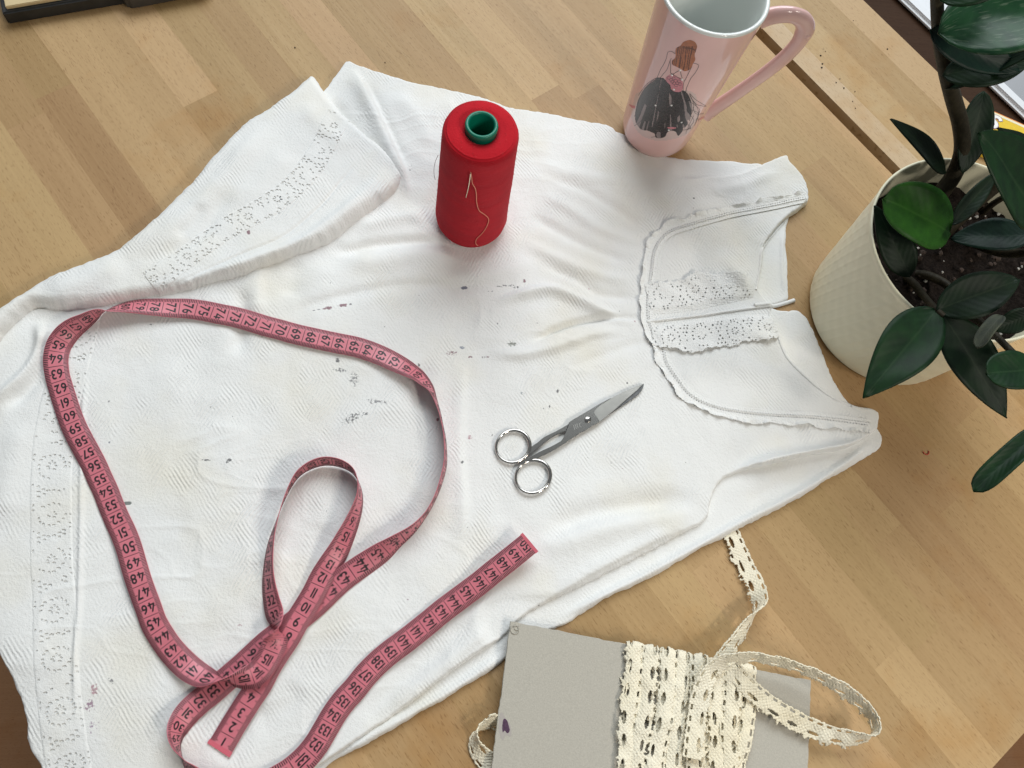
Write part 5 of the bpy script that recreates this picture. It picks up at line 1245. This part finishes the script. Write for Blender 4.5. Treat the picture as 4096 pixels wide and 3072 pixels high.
def lace3d(name, ctrl, flip=False, seed=1, ds=0.00046, rip=.0008, arch=0.0):
    """ctrl: rows of (x, y, z, roll degrees) - a ribbon in space"""
    p = smooth_path(ctrl, 8); L3 = np.concatenate([[0], np.cumsum(np.linalg.norm(np.diff(p[:, :3], axis=0), axis=1))]); n = int(L3[-1] / ds); s = np.linspace(0, L3[-1], n)
    p = np.stack([np.interp(s, L3, p[:, k]) for k in range(4)], 1); T = np.gradient(p[:, :3], axis=0); T /= np.linalg.norm(T, axis=1)[:, None]
    Lh = np.stack([-T[:, 1], T[:, 0], 0 * T[:, 0]], 1); ln = np.linalg.norm(Lh, axis=1); 
    for i in range(1, n):
        if ln[i] < .25: Lh[i] = Lh[i - 1] * ln[i] / max(ln[i - 1], 1e-6)
    Lh /= np.linalg.norm(Lh, axis=1)[:, None] + 1e-9; up = np.cross(T, Lh); r = np.radians(p[:, 3])[:, None]; Wd = np.cos(r) * Lh + np.sin(r) * up; Nn = np.cross(T, Wd)
    nt_ = int(LW / ds) + 1; t = np.linspace(0, LW, nt_); S, Tt = np.meshgrid(s, t, indexing='ij'); sg = -1 if flip else 1
    rp = (vnoise(S, Tt, .007, seed + 5) * rip + .00030 * np.sin(S / .0013 * math.pi) * np.sin(Tt / .0013 * math.pi))[..., None]
    rp = rp + (arch * (1 - ((Tt - LW * .45) / (LW * .5)) ** 2))[..., None]
    V = p[:, None, :3] + Wd[:, None, :] * (sg * (Tt - LW / 2))[..., None] + Nn[:, None, :] * rp
    keep = ~lace_mask(S + seed * .0137, Tt, seed); kc = keep[:-1, :-1] & keep[1:, :-1] & keep[:-1, 1:] & keep[1:, 1:]
    idx = np.arange(S.size).reshape(S.shape); i, j = np.nonzero(kc); F4 = np.stack([idx[i, j], idx[i + 1, j], idx[i + 1, j + 1], idx[i, j + 1]], 1); us = np.unique(F4); rem = np.full(S.size, -1); rem[us] = np.arange(len(us))
    o = child(name, mesh(name, V.reshape(-1, 3)[us], rem[F4]), M_CREAM, lace); sm = o.modifiers.new('soft', 'SMOOTH'); sm.factor = .5; sm.iterations = 1
    so = o.modifiers.new('thread thickness', 'SOLIDIFY'); so.thickness = .0008; so.offset = 0
    return o
wraps = [(1366, 0, .0012, True, 3), (1408, -6, .0018, False, 4), (1440, -4, .0024, True, 5), (1478, -6, .0016, False, 6), (1512, -2, .0030, False, 7), (1545, -4, .0022, True, 8), (1580, 2, .0036, False, 9), (1606, -2, .0018, True, 11), (1386, 4, .0007, False, 31), (1424, 3, .0006, True, 32), (1462, -3, .0007, True, 33), (1498, 4, .0006, False, 34), (1530, 0, .0007, True, 35), (1562, 5, .0006, False, 36), (1592, 2, .0007, True, 37)]
for x, dx, h, fl_, sd in wraps:
    u0 = card_uv(x, 1342 + (x - 1103) * 128 / 649)[0]; u1 = u0 + dx / 900 + .012 * math.sin(sd)
    pts = [(*card_pt(u0, .06, -.0034), 0), (*card_pt(u0, .012, -.0034), 0), (*card_pt(u0, -.006, -.0012), 0), (*card_pt(u0, .004, h * .8), 0), (*card_pt(u0 * .9 + u1 * .1, .05, h), 4 * math.sin(sd * 2)), (*card_pt(u0 + .006 * math.sin(sd * 3), .14, h), 9 * math.sin(sd * 5)), (*card_pt((u0 + u1) / 2 - .006 * math.cos(sd * 2), .3, h + .0004), -10 * math.sin(sd)), (*card_pt(u1 + .005 * math.sin(sd), .45, h), 9 * math.cos(sd * 3)), (*card_pt(u1, .6, h), -6 * math.sin(sd)), (*card_pt(u1, 1.0, h), 0)]
    lace3d('lace_wrap', pts, fl_, sd, arch=.0024 if h > .001 else .0008)
def dpts(rows): return [(*PD((x, y), z / 1000), r) for x, y, z, r in rows]
lace3d('lace_loop', dpts([(1500, 1640, 16, 0), (1510, 1560, 16, 0), (1522, 1490, 17, 5), (1545, 1447, 19, 25), (1590, 1426, 21, 50), (1640, 1424, 23, 66), (1700, 1436, 24, 70), (1770, 1464, 24, 66), (1832, 1500, 22, 62), (1874, 1540, 20, 72), (1889, 1572, 18, 95), (1874, 1594, 15, 120), (1838, 1600, 12.5, 140), (1790, 1592, 11.5, 158), (1735, 1570, 11.5, 166), (1680, 1540, 12.5, 170), (1632, 1505, 14, 170), (1596, 1470, 14.5, 165), (1570, 1440, 13, 160)]), True, 14)
lace3d('lace_tail', dpts([(1545, 1455, 14, 20), (1562, 1430, 14, 24), (1585, 1395, 11, 35), (1612, 1352, 8.5, 52), (1631, 1322, 8.5, 84), (1636, 1296, 7.5, 130), (1626, 1262, 4.5, 168), (1606, 1222, 2.4, 180), (1588, 1182, 2.0, 180), (1574, 1148, 1.6, 180), (1562, 1118, 1.2, 180)]), True, 17)
lace3d('lace_end', dpts([(1092, 1566, 4, 150), (1066, 1556, 6, 130), (1042, 1566, 8, 110), (1030, 1588, 8, 80), (1036, 1616, 6, 40), (1058, 1644, 3.4, 20), (1088, 1662, 2.6, 10)]), False, 23)

# ================================================================== things at the picture's edges
M_BLACK = simple('black_board', (0.016, 0.018, 0.019), 0.45, var=.4, vscale=120, bump=.0001, bscale=900)
M_PALEB = simple('pale_board', (0.60, 0.47, 0.26), 0.5, var=.06, vscale=60)
def prism(name, corners, z0, z1, mat, parent=None, bevel=.0006, seg=2):
    bm = bmesh.new(); b = [bm.verts.new((x, y, z0)) for x, y in corners]; t = [bm.verts.new((x, y, z1)) for x, y in corners]; n = len(b)
    bm.faces.new(b[::-1]); bm.faces.new(t)
    for i in range(n): bm.faces.new((b[i], b[(i + 1) % n], t[(i + 1) % n], t[i]))
    bmesh.ops.recalc_face_normals(bm, faces=bm.faces[:])
    if bevel: bmesh.ops.bevel(bm, geom=bm.edges[:], offset=bevel, segments=seg, affect='EDGES', clamp_overlap=True)
    me = bm_mesh(name, bm)
    return child(name, me, mat, parent, smooth=False) if parent else link(name, me, mat, None, smooth=False)
c0 = P(38, 101)[:2]; c1 = P(520, 17)[:2]; dx_ = (c1 - c0) / np.linalg.norm(c1 - c0); dy_ = np.array([-dx_[1], dx_[0]])
tray = thing('box', 'flat black box with a pale yellow lid at the table corner', 'box', (c0[0], c0[1], 0))
q = lambda a, b: tuple(c0 + dx_ * a + dy_ * b)
prism('base', [q(0, 0), q(.096, 0), q(.096, .11), q(0, .11)], 0.0004, .0120, M_BLACK, tray, .0012, 3)
prism('lid', [q(.004, .0030), q(.093, .0030), q(.093, .107), q(.004, .107)], .0118, .0150, M_PALEB, tray, .0005)
c2 = P(540, 43)[:2]; c3 = P(790, -6)[:2]; dx2 = (c3 - c2) / np.linalg.norm(c3 - c2); dy2 = np.array([-dx2[1], dx2[0]]); q2 = lambda a, b: tuple(c2 + dx2 * a + dy2 * b)
cs = thing('case', 'dark grey case with rounded corners beside the black box', 'case', (c2[0], c2[1], 0))
prism('shell', [q2(-.006, .004), q2(-.003, .0008), q2(.002, 0), q2(.06, 0), q2(.064, .004), q2(.064, .055), q2(-.006, .055)], .0004, .015, simple('grey_case', (0.045, 0.042, 0.038), 0.5, var=.2, vscale=90), cs, .0025, 3)
prism('clasp', [q2(.004, .006), q2(.03, .006), q2(.03, .016), q2(.004, .016)], .0148, .0166, simple('black_clasp', (0.02, 0.02, 0.02), 0.35), cs, .0006)

# white tray and yellow packet on the dark bench behind the plant
e0 = P(3985, 350, -.006)[:2]; tr = thing('tray', 'white tray with a raised lip on the dark bench behind the plant', 'tray', (e0[0], e0[1], -.006))
M_TRAY = simple('white_enamel', (0.70, 0.72, 0.75), 0.3); M_TRAYG = simple('grey_pad', (0.30, 0.31, 0.33), 0.6)
q3 = lambda a, b: tuple(U * a + W * b)
prism('floor_plate', [q3(-.30, .712), q3(.10, .712), q3(.10, .98), q3(-.30, .98)], -.0058, -.003, M_TRAY, tr, .0004)
prism('lip', [q3(-.31, .6985), q3(.11, .6985), q3(.11, .7115), q3(-.31, .7115)], -.0058, .0015, M_TRAY, tr, .003, 4)
gp = P(4150, 330, -.003); v, f = lathe([(0, .0022), (.030, .0022), (.034, .0012), (.036, 0.0)], 60, (gp[0], gp[1], -.003)); child('grey_disc', mesh('grey_disc', v, f), M_TRAYG, tr)

p0 = P(3930, 446, 0)[:2]; p1 = P(4096, 520, 0)[:2]; da = (p1 - p0) / np.linalg.norm(p1 - p0); db_ = np.array([da[1], -da[0]]); q4 = lambda a, b: tuple(p0 + da * a + db_ * b)
pk = thing('packet', 'yellow packet with white lettering lying behind the plant', 'packet', (p0[0], p0[1], 0))
M_YEL = simple('yellow_print', (0.72, 0.50, 0.04), 0.35, var=.08, vscale=200); M_CRM = simple('cream_border', (0.78, 0.72, 0.52), 0.4); M_ORG = simple('orange_edge', (0.62, 0.17, 0.05), 0.4); M_PURL = simple('purple_outline', (0.32, 0.12, 0.22), 0.4); M_WLET = simple('white_letter', (0.82, 0.82, 0.80), 0.4)
prism('body', [q4(.002, 0), q4(.07, 0), q4(.07, .05), q4(.002, .05)], .0004, .0048, M_YEL, pk, .0004)
prism('border', [q4(.0025, .0008), q4(.0695, .0008), q4(.0695, .0032), q4(.0025, .0032)], .0047, .00495, M_CRM, pk, 0)
prism('edge_band', [q4(.0025, -.0006), q4(.0695, -.0006), q4(.0695, .0004), q4(.0025, .0004)], .0006, .0046, M_ORG, pk, 0)
def letter(path, wd, z, mat, name):
    p = smooth_path([(*q4(a, b), z) for a, b in path], 8); v, f = tube(p, wd, 10, True, .12); return child(name, mesh(name, v, f), mat, pk)
S_ = [(.0155, .0078), (.0142, .0058), (.0120, .0050), (.0095, .0056), (.0085, .0078), (.0096, .0102), (.0120, .0120), (.0128, .0148), (.0110, .0170), (.0080, .0168)]
letter(S_, .0024, .00500, M_PURL, 'letter_outline'); letter(S_, .0017, .00525, M_WLET, 'letter')

# small things lying about
M_SCRAP = simple('red_scrap', (0.45, 0.03, 0.02), 0.7)
v, f = tube(smooth_path([P(x, y, .0006) for x, y in ((3692, 1806), (3698, 1814), (3708, 1818), (3716, 1812), (3714, 1804))], 5), .00035, 6)
tag(link('thread_scrap', mesh('thread_scrap', v, f), M_SCRAP), 'tiny curl of red thread on the bare table beside the pot', 'thread')
rg = random.Random(2); v, f = [], []
for x, y in ((3283, 222), (3287, 270), (3290, 255), (3302, 205), (3293, 196), (3376, 352), (3411, 405), (3422, 433), (3420, 366), (3550, 196), (3414, 82), (3345, 330), (3360, 315), (1540, 250), (1180, 190)):
    rock(P(x, y, .0004), rg.uniform(.0004, .0009), rg, v, f)
link('crumbs', mesh('crumbs', v, f), simple('dark_crumb', (0.03, 0.02, 0.015), 0.9), None, smooth=False, kind='stuff')
